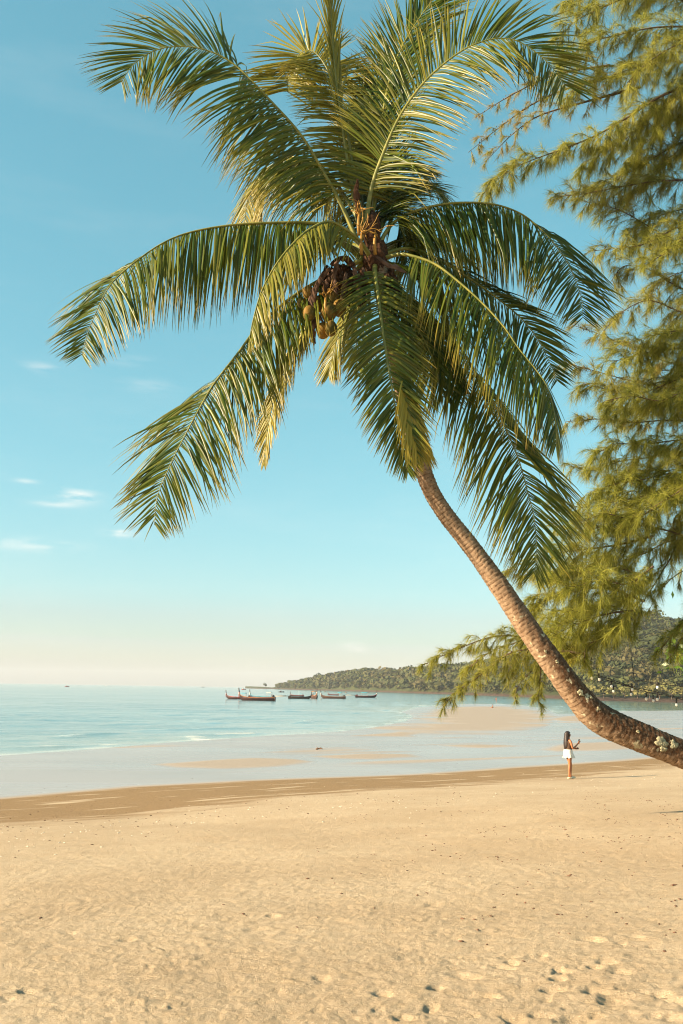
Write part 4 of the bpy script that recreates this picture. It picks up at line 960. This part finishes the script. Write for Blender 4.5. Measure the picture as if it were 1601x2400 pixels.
# ------------------------------------------------------------------ longtail boats at anchor
M_HULL = simple('dark_red_hull', (.036, .011, .009), .5, .3, 2.5, .2, .3)
M_HULL2 = simple('weathered_brown_hull', (.055, .026, .016), .6, .3, 2.5, .2, .3)
M_HULL3 = simple('dark_blue_hull_side', (.035, .05, .075), .5, .3, 2.5, .2, .3)
M_PROW = simple('dark_prow_timber', (.022, .010, .008), .6, .3, 4)
M_DECK = simple('boat_planking', (.16, .09, .055), .7, .3, 4)
M_TEAL = simple('teal_awning', (.03, .36, .46), .7, .2, 3)
M_CREAM = simple('cream_awning', (.62, .55, .44), .7, .2, 3)
M_RED = simple('red_ribbon', (.45, .035, .025), .6, .2, 5)
M_ORANGE = simple('orange_stripe', (.50, .17, .03), .6, .2, 5)
M_IRON = simple('engine_iron', (.05, .048, .05), .5, .3, 8)
M_POLE = simple('weathered_pole', (.30, .24, .18), .7, .3, 8)
M_WHITE = simple('white_paint', (.75, .72, .66), .5, .1, 8)
HX = np.array((-4.4, -4.0, -3, -1.5, 0, 1.5, 2.8, 3.6, 4.2, 4.6)); HB = np.array((.55, .62, .74, .85, .88, .80, .55, .30, .13, .06))
HS = np.array((.84, .80, .74, .70, .70, .74, .84, .98, 1.18, 1.40)); HK = np.array((-.15, -.22, -.28, -.30, -.30, -.28, -.22, -.05, .25, .65))
def longtail(name, label, loc, yaw, hull, stripe, awn, awn_x, sash, scale=1.0, shaft=True, group='longtail boats moored off the beach'):
    r = empty(name, loc, yaw, scale); tag(r, label, 'boat', group)
    xs = np.linspace(-4.4, 4.6, 37); b = np.interp(xs, HX, HB); s = np.interp(xs, HX, HS); k = np.interp(xs, HX, HK)
    prof = [(0, 0), (.45, .06), (.78, .30), (.95, .68), (1, 1)]; ring = [(-w, h) for w, h in prof[::-1]] + prof[1:]
    m = MB(); V = []; F = []; n = len(ring)
    for q in range(37): V += [(xs[q], w * b[q], k[q] + h * (s[q] - k[q])) for w, h in ring]
    for q in range(36):
        for z in range(n - 1): a = q * n + z; F.append((a, a + n, a + n + 1, a + 1))
    F.append(tuple(range(n))[::-1]); m.add(V, F)
    h_o = m.build('hull', hull, r); md = h_o.modifiers.new('thick', 'SOLIDIFY'); md.thickness = .05
    for sg in (-1, 1):
        m = MB(); m.tube([(xs[q], sg * (b[q] + .015), s[q] - .02) for q in range(0, 37)], .045, 6); m.build('gunwale', stripe, r)
    m = MB(); V = [(xs[q], w * b[q] * .94, s[q] - .18) for q in range(1, 30) for w in (-1, 1)]
    m.add(V, [(2 * q, 2 * q + 2, 2 * q + 3, 2 * q + 1) for q in range(28)]); m.build('deck', M_DECK, r)
    for bx in (-2.2, -.6, 1.0, 2.2):
        m = MB(); m.box((bx, 0, .52), (.22, 1.3 * np.interp(bx, HX, HB), .05)); m.build('thwart', M_DECK, r)
    m = MB(); m.tube([(4.35, 0, .6), (4.55, 0, 1.4), (4.70, 0, 2.2), (4.82, 0, 3.0)], [.18, .16, .14, .13], 8, flat=.7); m.build('prow_post', M_PROW, r)
    if sash is not None:
        for q, (dz, mt) in enumerate(((0, sash), (-.16, M_WHITE), (-.3, M_ORANGE))):
            m = MB(); m.tube([(4.62 + .02 * q, 0, 1.75 + dz), (4.66, 0, 1.95 + dz)], .15, 10, True); m.build('prow_ribbon', mt, r)
        m = MB()
        for q in range(5): m.tube([(4.72, -.06 + .03 * q, 1.7), (4.80, -.07 + .035 * q, 1.2), (4.76, -.09 + .045 * q, .5 + .08 * q)], .035, 5, flat=.3)
        m.build('prow_tassel', sash, r)
    if awn is not None:
        x0, x1 = awn_x; nn = 8; V = []; F = []
        for q in range(6):
            x = x0 + (x1 - x0) * q / 5
            V += [(x, -.75 + 1.5 * z / nn, 1.95 + .16 * math.sin(math.pi * z / nn) + .03 * math.sin(q * 2)) for z in range(nn + 1)]
        for q in range(5):
            for z in range(nn): a = q * (nn + 1) + z; F.append((a, a + 1, a + nn + 2, a + nn + 1))
        a_o = big_mesh('awning', V, F, awn, r); md = a_o.modifiers.new('thick', 'SOLIDIFY'); md.thickness = .04
        for x in (x0 + .1, x1 - .1):
            for y in (-.68, .68):
                m = MB(); m.tube([(x, y, .5), (x, y, 1.96)], .035, 6); m.build('awning_post', M_POLE, r)
    m = MB(); m.box((-3.7, 0, 1.0), (.75, .36, .38)); m.box((-3.75, 0, 1.26), (.35, .28, .18)); m.tube([(-3.4, .15, 1.2), (-3.4, .15, 1.55)], .05, 6); m.tube([(-3.6, 0, .5), (-3.6, 0, .85)], .07, 8); m.build('engine', M_IRON, r)
    if shaft:
        m = MB(); m.tube([(-4.0, 0, 1.0), (-6.0, .05, 1.05), (-8.2, .1, 1.25)], .06, 6); p = m.build('tail_shaft', M_POLE, r)
        m = MB()
        for a in (0, 2.1, 4.2): m.box((-8.25, .1 + .10 * math.cos(a), 1.25 + .10 * math.sin(a)), (.03, .10, .16))
        m.build('propeller', M_IRON, p)
    # load on deck: net heaps and crates
    m = MB(); m.ball((1.2, .1, .62), (.5, .4, .22), 12, 8, fn=rough(.3, 3, 5)); m.build('net_heap', M_HULL3, r)
    return r
def wpx(px, py): return gz(px, py, 0.0)
# label, waterline px at hull middle, length px, facing (+1 bow right / -1 bow left / yaw), look
def place(px, py, length, yaw, **kw):
    p = wpx(px, py); d = p[1]; sc = length / FPX * d / (9.2 * max(.25, abs(math.cos(yaw)))); sc = min(1.15, max(.55, sc))
    return longtail('longtail_boat', loc=(p[0], p[1], .02), yaw=yaw, scale=sc, **kw)
place(560, 1638.5, 60, R(168), label='dark red longtail boat with low teal awning, outermost to the left of its cluster', hull=M_HULL, stripe=M_RED, awn=M_TEAL, awn_x=(-2.6, -.8), sash=M_RED, shaft=False)
place(604, 1642, 86, R(172), label='large dark longtail boat with red prow ribbons, nearest to the beach', hull=M_HULL, stripe=M_ORANGE, awn=None, awn_x=None, sash=M_RED)
place(616, 1637.5, 60, R(166), label='longtail boat with cream and teal awning, half hidden behind the large dark one', hull=M_HULL3, stripe=M_TEAL, awn=M_CREAM, awn_x=(-3.2, -1.5), sash=M_WHITE)
place(702, 1637.5, 54, R(8), label='brown longtail boat with bow to the right and stern shaft toward the dark cluster', hull=M_HULL2, stripe=M_HULL, awn=None, awn_x=None, sash=None)
b5 = place(697, 1632, 32, R(172), label='longtail boat with teal awning and thin mast behind the brown one', hull=M_HULL, stripe=M_RED, awn=M_TEAL, awn_x=(-3, -1.2), sash=None, shaft=False)
m = MB(); m.tube([(-1.0, 0, .5), (-1.0, 0, 3.9)], [.05, .03], 6); m.build('mast', M_WHITE, b5)
place(737, 1637, 20, R(-80), label='longtail boat seen end-on with orange and yellow bands', hull=M_HULL2, stripe=M_ORANGE, awn=M_ORANGE, awn_x=(-2.5, .5), sash=M_ORANGE, shaft=False)
place(782, 1637, 58, R(170), label='brown longtail boat with bow to the left, just beyond the end-on boat', hull=M_HULL2, stripe=M_DECK, awn=M_TEAL, awn_x=(-2.8, -1.6), sash=M_WHITE)
place(782, 1629.5, 26, R(168), label='small dark longtail boat tucked behind the brown bow-left one', hull=M_HULL, stripe=M_RED, awn=None, awn_x=None, sash=M_ORANGE, shaft=False)
place(857, 1635, 50, R(6), label='longtail boat lying apart, closest to the wooded headland, bow to the right', hull=M_HULL, stripe=M_RED, awn=M_TEAL, awn_x=(-1.8, .8), sash=M_WHITE)

def dinghy(label, px, py, length, yaw, hull, top):
    p = wpx(px, py); sc = min(1.6, length / FPX * p[1] / 5.0); r = empty('fishing_boat', (p[0], p[1], .02), yaw, sc); tag(r, label, 'boat', 'small boats far out')
    xs = np.linspace(-2.4, 2.6, 21); b = .8 * np.clip(1 - np.abs(xs / 2.7)**3, .12, 1); s = .6 + .35 * np.clip(xs / 2.6, 0, 1)**2; V = []; F = []
    prof = [(-1, 1), (-.9, .4), (-.5, .05), (0, 0), (.5, .05), (.9, .4), (1, 1)]
    for q in range(21): V += [(xs[q], w * b[q], -.25 + h * (s[q] + .25)) for w, h in prof]
    for q in range(20):
        for z in range(6): a = q * 7 + z; F.append((a, a + 7, a + 8, a + 1))
    F.append(tuple(range(7))[::-1]); F.append(tuple(range(140, 147))); o = big_mesh('hull', V, F, hull, r)
    m = MB(); V = [(xs[q], w * b[q] * .95, s[q] - .12) for q in range(21) for w in (-1, 1)]; m.add(V, [(2 * q, 2 * q + 2, 2 * q + 3, 2 * q + 1) for q in range(20)]); m.build('deck', M_DECK, r)
    m = MB(); m.box((-.5, 0, .95), (1.3, 1.0, .75)); m.build('cabin', top, r)
    m = MB(); m.box((-.5, 0, 1.38), (1.6, 1.25, .10)); m.build('cabin_roof', M_WHITE if top is not M_WHITE else M_RED, r)
    m = MB(); m.tube([(.5, 0, .5), (.5, 0, 2.4)], .04, 6); m.build('mast', M_POLE, r)
dinghy('tiny red boat alone on the open sea toward the left edge', 157, 1609.5, 10, R(20), M_RED, M_RED)
dinghy('tiny pale boat on the horizon right of the lone red boat', 249, 1608, 6, R(10), M_WHITE, M_WHITE)
dinghy('tiny dark boat on the horizon between the lone red boat and the longtails', 476, 1611, 8, R(0), M_HULL3, M_HULL3)
dinghy('small red boat beyond the left end of the longtail cluster', 571, 1616.5, 10, R(5), M_RED, M_ORANGE)
dinghy('small brown boat under the seaward tip of the headland', 659, 1622.5, 13, R(8), M_HULL2, M_HULL)
dinghy('small orange boat close in front of the headland, seaward of the pair', 762, 1622, 7, R(60), M_ORANGE, M_HULL2)
dinghy('small orange boat in front of the headland, landward of the pair', 811, 1624, 7, R(70), M_ORANGE, M_HULL2)

# ------------------------------------------------------------------ strings of light bulbs on the right
M_CABLE = simple('black_cable', (.03, .026, .022), .6, .2, 10)
t = NT('frosted_bulb'); M_BULB = t.done(t.princ((.80, .77, .70), .25, .5))
KS = 6.247
def lights(label, path, bulbs, Y, ends):
    P = [at(1350 + a / KS, 1550 + b / KS, Y) for a, b in path]; P = [np.array(e) for e in ends[0]] + P + [np.array(e) for e in ends[1]]
    C = spline(P, 80); r = empty('string_lights', C[40]); tag(r, label, 'string lights', 'bulb strings under the casuarina')
    inv = Matrix.Translation(-Vector(C[40]))
    m = MB(); m.tube(C, .007, 6); o = m.build('cable', M_CABLE, r); o.matrix_parent_inverse = inv
    for (a, b) in bulbs:
        p = at(1350 + a / KS, 1550 + b / KS, Y); k = int(np.argmin(np.abs(C[:, 0] - p[0]))); top = C[k]
        m = MB(); m.tube([top, (p[0], p[1], p[2] + .09)], .004, 5); m.tube([(p[0], p[1], p[2] + .10), (p[0], p[1], p[2] + .024)], [.013, .016], 10); so = m.build('socket', M_CABLE, r); so.matrix_parent_inverse = inv
        m = MB(); m.ball((p[0], p[1], p[2]), (.023, .023, .030), 12, 9); bo = m.build('bulb', M_BULB, so); bo.matrix_parent_inverse = Matrix.Identity(4)
tie = at(1300 * K, 1470 * K, YC - .2)
Z0 = at(1360 * K, 1500 * K, 17.6)
lights('upper bulb string sagging rightward from a casuarina twig', [(205, 140), (360, 215), (520, 265), (700, 330), (880, 385), (1100, 430), (1330, 485), (1568, 540)],
       [(233, 245), (342, 265), (520, 365), (822, 412), (1190, 555), (1472, 635)], 17.6, ([Z0], [at(1720, 1650, 17.6), at(1900, 1640, 17.6)]))
lights('lower bulb string hanging just behind the upper one', [(330, 200), (540, 300), (760, 360), (900, 410), (1130, 470), (1330, 500), (1568, 560)],
       [(548, 440), (806, 480), (1028, 548), (1131, 575)], 18.0, ([at(1370 * K, 1500 * K, 18.0)], [at(1720, 1655, 18.0), at(1900, 1645, 18.0)]))
lights('short bulb string nearest the right edge with a single bulb', [(860, 265), (950, 278), (1200, 325), (1568, 365)], [(1192, 380)], 17.2, ([at(1480, 1540, 17.4)], [at(1720, 1612, 17.2), at(1900, 1590, 17.2)]))

# ------------------------------------------------------------------ leafy tree at the right edge
t = NT('broad_leaf'); oi = t.n('ShaderNodeObjectInfo'); d = t.princ(t.mix(t.ramp(t.noise(2, 2), .3, .7), (.05, .12, .012), (.12, .19, .03)), .4, .5)
tr = t.n('ShaderNodeBsdfTranslucent'); tr.inputs['Color'].default_value = (.2, .3, .02, 1); mx = t.n('ShaderNodeMixShader'); mx.inputs[0].default_value = .35; t.l(d, mx.inputs[1]); t.l(tr.outputs[0], mx.inputs[2]); M_BROAD = t.done(mx.outputs[0])
p0 = at(1700, 1800, 20.0); zt = ground_z(p0[0], p0[1])
sap = empty('young_tree', (p0[0], p0[1], zt)); tag(sap, 'bright green broad-leaved young tree just showing at the right edge', 'tree')
tip = at(1606, 1530, 20.0) - np.array((p0[0], p0[1], zt))
m = MB(); m.tube(spline([(0, 0, -.1), (.05, 0, 1.2), (-.05, 0, 2.4), (-.1, 0, 3.4)], 12), np.linspace(.06, .02, 12), 8); m.tube(spline([(0, 0, 1.8), tuple(tip * .6 + np.array((0, 0, .3))), tuple(tip)], 10), np.linspace(.03, .01, 10), 6); m.build('trunk', M_CBARK, sap)
m = MB(); g = np.random.default_rng(31)
for k in range(260):
    c0 = (tip + g.normal(0, .16, 3)) if k < 90 else np.array((-.1, 0, 3.2)) + g.normal(0, .38, 3) * np.array((1, 1, .9))
    d = nrm(g.normal(0, 1, 3) + np.array((0, 0, -.5))); s = nrm(np.cross(d, g.normal(0, 1, 3))); L = g.uniform(.10, .17)
    m.add([c0, c0 + d * L * .5 + s * L * .28, c0 + d * L + np.array((0, 0, -.02)), c0 + d * L * .5 - s * L * .28], [(0, 1, 2, 3)])
tag(m.build('crown', M_BROAD, sap), kind='stuff')
# ------------------------------------------------------------------ people
M_SKIN = simple('tan_skin', (.34, .125, .052), .5, .12, 4, 0, .35)
M_HAIR = simple('dark_hair', (.022, .013, .010), .45, .4, 30, .4, .4)
M_TOP = simple('brown_top', (.085, .045, .026), .8, .2, 14)
M_SKIRT = simple('white_skirt', (.66, .62, .55), .85, .05, 20)
M_SHOE = simple('cream_shoes', (.62, .52, .36), .7, .1, 10)
M_PHONE = simple('black_phone', (.015, .015, .018), .2, .2, 8)
M_DARK = simple('dark_swimwear', (.03, .028, .032), .8, .2, 14)
def skin_mesh(name, verts, edges, mat, parent, root=0, sub=2):
    me = bpy.data.meshes.new(name); me.from_pydata([v[:3] for v in verts], edges, []); o = bpy.data.objects.new(name, me); COL.objects.link(o); o.parent = parent
    md = o.modifiers.new('skin', 'SKIN'); md.use_smooth_shade = True
    lay = me.skin_vertices[0].data
    for i, v in enumerate(verts):
        r = v[3]; lay[i].radius = r if isinstance(r, tuple) else (r, r)
        lay[i].use_root = (i == root)
    s = o.modifiers.new('sub', 'SUBSURF'); s.levels = sub; s.render_levels = sub
    me.materials.append(mat); return o
def body_skeleton(rarm, larm, rleg, lleg):
    """x forward, y left, z up; limbs given as lists of (x,y,z,r)"""
    V = [(0, 0, .90, (.145, .115)), (0, 0, 1.02, (.115, .095)), (.01, 0, 1.16, (.125, .10)), (0, 0, 1.29, (.12, .085)), (.0, 0, 1.365, .052), (.015, 0, 1.43, .062), (.025, 0, 1.50, (.082, .092)), (.02, 0, 1.57, (.068, .078)), (.105, 0, 1.475, .014)]
    E = [(0, 1), (1, 2), (2, 3), (3, 4), (4, 5), (5, 6), (6, 7), (6, 8)]
    for limb, at_ in ((rarm, 3), (larm, 3), (rleg, 0), (lleg, 0)):
        prev = at_
        for v in limb: V.append(v); E.append((prev, len(V) - 1)); prev = len(V) - 1
        if at_ == 3:               # five fingers on each hand
            pal = np.array(limb[-1][:3]); pre = np.array(limb[-2][:3]); d = nrm(pal - pre); s = nrm(np.cross(d, (0, 0, 1.0)) + 1e-6); b = np.cross(s, d)
            for q, (o, ln) in enumerate(((-.027, .055), (-.009, .066), (.009, .062), (.026, .048))):
                a = pal + b * o + d * .03; e = a + d * ln * .6 + s * .012; f = e + d * ln * .35 + s * .028
                for p in (a, e, f): V.append((*p, .0085)); E.append((prev if p is a else len(V) - 2, len(V) - 1))
            a = pal - d * .02 + s * .02 - b * .03; e = a + d * .03 + s * .022
            for p in (a, e): V.append((*p, .0095)); E.append((prev if p is a else len(V) - 2, len(V) - 1))
    return V, E
def shell(name, rows, mat, parent, n=40, ruffle=0.0, nr=9, thick=.008):
    """a garment as stacked ovals: rows of (z, cx, cy, rx, ry)"""
    m = MB(); V = []; F = []
    rows = spline(np.array(rows), 14)
    for k, (z, cx, cy, rx, ry) in enumerate(rows):
        f = k / 13
        for q in range(n):
            a = 2 * math.pi * q / n; w = 1 + ruffle * f * f * math.sin(nr * a) + ruffle * .4 * f * math.sin(nr * 1.7 * a + 1)
            V.append((cx + rx * w * math.cos(a), cy + ry * w * math.sin(a), z - .02 * ruffle * 8 * f * math.cos(nr * a)))
    for k in range(13):
        for q in range(n): F.append((k * n + q, k * n + (q + 1) % n, (k + 1) * n + (q + 1) % n, (k + 1) * n + q))
    o = big_mesh(name, V, F, mat, parent); md = o.modifiers.new('thick', 'SOLIDIFY'); md.thickness = thick; return o
foot = on_ground(1333, 1826)
PH = 102.5 / FPX * foot[1] * 1.03 / 1.62
wm = empty('person', foot, R(20), PH); tag(wm, 'person with long dark hair and short white skirt holding up a phone', 'person')
rarm = [(.0, -.10, 1.305, .058), (.0, -.165, 1.295, .050), (.02, -.215, 1.15, .042), (.05, -.225, 1.045, .036), (.17, -.19, 1.10, .033), (.29, -.15, 1.185, .024), (.335, -.14, 1.235, (.030, .020))]
larm = [(.0, .10, 1.305, .058), (.0, .165, 1.295, .050), (.03, .215, 1.15, .042), (.05, .215, 1.04, .036), (.17, .15, 1.03, .033), (.30, .07, 1.03, .024), (.355, .04, 1.035, (.030, .020))]
rleg = [(0, -.075, .80, .095), (.0, -.085, .66, .080), (.0, -.09, .47, .056), (-.02, -.092, .36, .058), (-.03, -.095, .20, .042), (-.03, -.095, .075, .032), (.05, -.10, .035, .031), (.13, -.105, .025, .024)]
lleg = [(0.02, .075, .80, .095), (.09, .085, .66, .080), (.15, .09, .47, .056), (.135, .092, .36, .058), (.14, .095, .20, .042), (.145, .095, .075, .032), (.225, .105, .035, .031), (.30, .115, .025, .024)]
V, E = body_skeleton(rarm, larm, rleg, lleg)
skin_mesh('body', V, E, M_SKIN, wm)
shell('top', [(1.315, 0, 0, .075, .125), (1.28, .0, 0, .112, .150), (1.18, .01, 0, .128, .150), (1.08, .0, 0, .112, .135), (.985, 0, 0, .125, .145)], M_TOP, wm)
shell('skirt', [(1.005, 0, 0, .128, .146), (.95, 0, 0, .140, .160), (.86, .01, 0, .155, .170), (.77, .02, 0, .178, .188), (.72, .02, 0, .195, .200)], M_SKIRT, wm, 60, .09, 9)
# long hair: a cap over the skull and a fall to the waist
m = MB(); m.ball((-.005, 0, 1.525), (.112, .098, .115), 20, 14, fn=lambda V: np.where((V[:, :1] > .55) & (V[:, 2:3] < .35), V * np.array((.62, .9, 1)), V))
rows = []; n = 24; V = []; F = []
for k, (z, cx, rx, ry) in enumerate(((1.55, -.03, .09, .095), (1.45, -.05, .080, .096), (1.35, -.075, .070, .105), (1.24, -.09, .060, .112), (1.13, -.10, .050, .10), (1.06, -.105, .035, .075), (1.0, -.11, .018, .04))):
    for q in range(n):
        a = 2 * math.pi * q / n; w = 1 + .07 * math.sin(7 * a + k * .4); V.append((cx + rx * w * math.cos(a), ry * w * math.sin(a), z + .012 * math.sin(5 * a)))
for k in range(6):
    for q in range(n): F.append((k * n + q, k * n + (q + 1) % n, (k + 1) * n + (q + 1) % n, (k + 1) * n + q))
F.append(tuple(range(6 * n, 7 * n))); m.add(V, F); m.build('hair', M_HAIR, wm)
for sy in (-.093, .097):
    m = MB(); x0 = -.03 if sy < 0 else .145; m.ball((x0 + .06, sy, .035), (.145, .045, .045), 16, 10, fn=lambda V: np.where(V[:, 2:3] < -.5, V * np.array((1, 1, .55)), V)); m.build('shoe', M_SHOE, wm)
for sy in (-.032, .032):
    m = MB(); m.ball((.105, sy, 1.505), .011, 8, 6); m.build('eye', M_HAIR, wm)
ph = empty('phone', (0, 0, 0)); ca, sa = math.cos(R(20)), math.sin(R(20))
def wl_(x, y, z): return foot + PH * np.array((x * ca - y * sa, x * sa + y * ca, z))
ph.location = wl_(.365, -.13, 1.285); ph.rotation_euler = (0, R(15), R(20)); ph.scale = (PH,) * 3
tag(ph, "dark phone held up in the skirted person's raised hand", 'phone')
m = MB(); m.box((0, 0, 0), (.010, .078, .155)); m.build('case', M_PHONE, ph); m = MB(); m.box((-.0062, 0, 0), (.002, .070, .142)); m.build('screen', M_IRON, ph)
wl2 = empty('wallet', wl_(.41, .03, 1.035), R(20), PH); tag(wl2, "small dark pouch in the skirted person's lower hand", 'pouch')
m = MB(); m.ball((0, 0, 0), (.055, .035, .022), 12, 8); m.build('pouch_body', M_PHONE, wl2); m = MB(); m.box((0, 0, .02), (.07, .05, .006)); m.build('flap', M_IRON, wl2)
# two small figures far out at the water
def bather(label, px, py, hpx, yaw, top, sit=False):
    p = gz(px, py, 0.0 if not sit else .06); sc = hpx / FPX * p[1] / (1.62 if not sit else .95); sc = min(sc, 1.15)
    r = empty('person', (p[0], p[1], -.05 if not sit else .0), yaw, sc); tag(r, label, 'person')
    ra = [(.0, -.10, 1.305, .058), (.0, -.17, 1.295, .050), (.0, -.21, 1.05, .038), (.08, -.20, .86, .028), (.10, -.20, .80, (.03, .02))]
    la = [(x, -y, z, q) for x, y, z, q in ra]
    if not sit:
        rl = [(0, -.075, .80, .098), (.03, -.085, .47, .06), (.0, -.09, .08, .036), (.1, -.095, .03, .028)]; ll = [(0, .075, .80, .098), (.0, .085, .47, .06), (-.05, .09, .08, .036), (.05, .095, .03, .028)]; dz = 0
    else:
        rl = [(.1, -.085, .86, .095), (.40, -.12, 1.02, .06), (.46, -.12, .82, .04), (.56, -.12, .78, .028)]; ll = [(.1, .085, .86, .095), (.40, .12, 1.0, .06), (.46, .12, .82, .04), (.56, .12, .78, .028)]; dz = -.74
    V, E = body_skeleton(ra, la, rl, ll); V = [(v[0], v[1], v[2] + dz, v[3]) for v in V]
    skin_mesh('body', V, E, M_SKIN, r)
    shell('swimwear', [(1.05 + dz, 0, 0, .11, .13), (.97 + dz, 0, 0, .13, .155), (.90 + dz, .0, 0, .14, .16), (.84 + dz, .01, 0, .13, .17)], top, r)
    m = MB(); m.ball((0, 0, 1.53 + dz), (.108, .096, .11), 14, 10); m.build('hair', M_HAIR, r)
bather('dark figure sitting at the outer edge of the sand spit', 1155, 1659, 9, R(150), M_DARK, True)
bather('tiny figure wading upright in the water beyond the sand spit', 1163, 1644, 10, R(60), M_RED)

# ------------------------------------------------------------------ driftwood and litter on the sand
M_DRIFT = simple('driftwood', (.16, .085, .05), .85, .4, 12, .6)
p = on_ground(748, 1757); dr = empty('driftwood', p, R(10)); tag(dr, 'small forked piece of driftwood on the wet tidal flat', 'driftwood')
s = p[1] / FPX
m = MB(); m.tube(spline([(-7 * s, 0, .02), (-2 * s, .05, .06), (4 * s, .0, .08), (7 * s, -.05, .05)], 12), np.linspace(.05, .03, 12), 8); m.build('log', M_DRIFT, dr)
m = MB(); m.tube(spline([(-2 * s, 0, .06), (-4 * s, .05, .10), (-5 * s, .1, .17)], 8), np.linspace(.035, .012, 8), 6); m.build('fork', M_DRIFT, dr)
m = MB(); m.tube(spline([(3 * s, 0, .08), (5 * s, .1, .14), (6 * s, .15, .15)], 8), np.linspace(.03, .01, 8), 6); m.build('stub', M_DRIFT, dr)
g = np.random.default_rng(91)
M_DEBRIS = simple('fallen_cones', (.115, .055, .030), .9, .5, 30)
M_SHELL = simple('shell_bits', (.62, .55, .44), .7, .2, 30)
def scatter(name, label, mat, n, pick, size, flat=.6):
    px = np.array([pick() for _ in range(n)]); z = np.full(n, 1.2)
    for _ in range(10):
        P = np.array([gz(a, b, zz)[:2] for (a, b), zz in zip(px, z)]); zz, *_r2 = ground_fields(P[:, 0], P[:, 1]); z = .5 * z + .5 * zz
    zz, w_, m_, b_, tt, _ = ground_fields(P[:, 0], P[:, 1]); z = zz + ground_detail(P[:, 0], P[:, 1], tt, np.hypot(P[:, 0], P[:, 1]))
    m = MB(); m.ball((0, 0, 0), 1, 6, 4); V0 = m.V[0]; F0 = m.F; out = MB()
    for k in range(n):
        s = g.uniform(*size) * (1 + .5 * g.random()); a = g.uniform(0, 6.28); c, sn = math.cos(a), math.sin(a)
        X = V0 * np.array((s * g.uniform(1, 2.2), s, s * flat)) * (1 + g.normal(0, .15, (len(V0), 1)))
        out.add(np.stack([X[:, 0] * c - X[:, 1] * sn, X[:, 0] * sn + X[:, 1] * c, X[:, 2]], 1) + np.array((P[k, 0], P[k, 1], z[k] + s * flat * .5)), F0)
    return tag(out.build(name, mat), label, 'debris', kind='stuff')
def pick_r():
    while True:
        a, b = g.uniform(-60, 1660), 1835 + abs(g.normal(0, 150))
        if b < 2420 and perlin(np.array([a / 90.]), np.array([b / 22.]), 4)[0] > g.normal(.12, .12) and g.random() < (.12 + .88 * np.clip((a - 700) / 800, 0, 1)): return a, b
scatter('debris', 'small brown cones and twig bits strewn over the dry sand', M_DEBRIS, 700, pick_r, (.004, .009))
def pick_b():
    a = g.uniform(-60, 1660); base = np.interp(a, [0, 600, 1000, 1600], [1975, 1905, 1870, 1800]); return a, base + g.normal(0, 16)
scatter('shell_litter', 'pale shell bits scattered along the old tide line', M_SHELL, 200, pick_b, (.005, .011))
def pick_d():
    a = g.uniform(-60, 1100); base = np.interp(a, [0, 600, 1000, 1600], [1940, 1885, 1850, 1800]); return a, base + g.normal(0, 30)
scatter('pebbles', 'dark pebbles in the damp brown band of sand', M_DEBRIS, 240, pick_d, (.005, .012))

# ------------------------------------------------------------------ sea haze
t = NT('haze_air'); pv = t.n('ShaderNodeVolumePrincipled'); pv.inputs['Density'].default_value = .00009; pv.inputs['Color'].default_value = (.86, .92, 1.0, 1); pv.inputs['Anisotropy'].default_value = .0
t.l(pv.outputs[0], t.out.inputs['Volume'])
m = MB(); m.box((0, 0, 49), (14200, 14200, 106)); hz_o = m.build('haze', t.m, None, False)
tag(hz_o, 'thin sea haze softening the far hills', 'haze', kind='stuff')
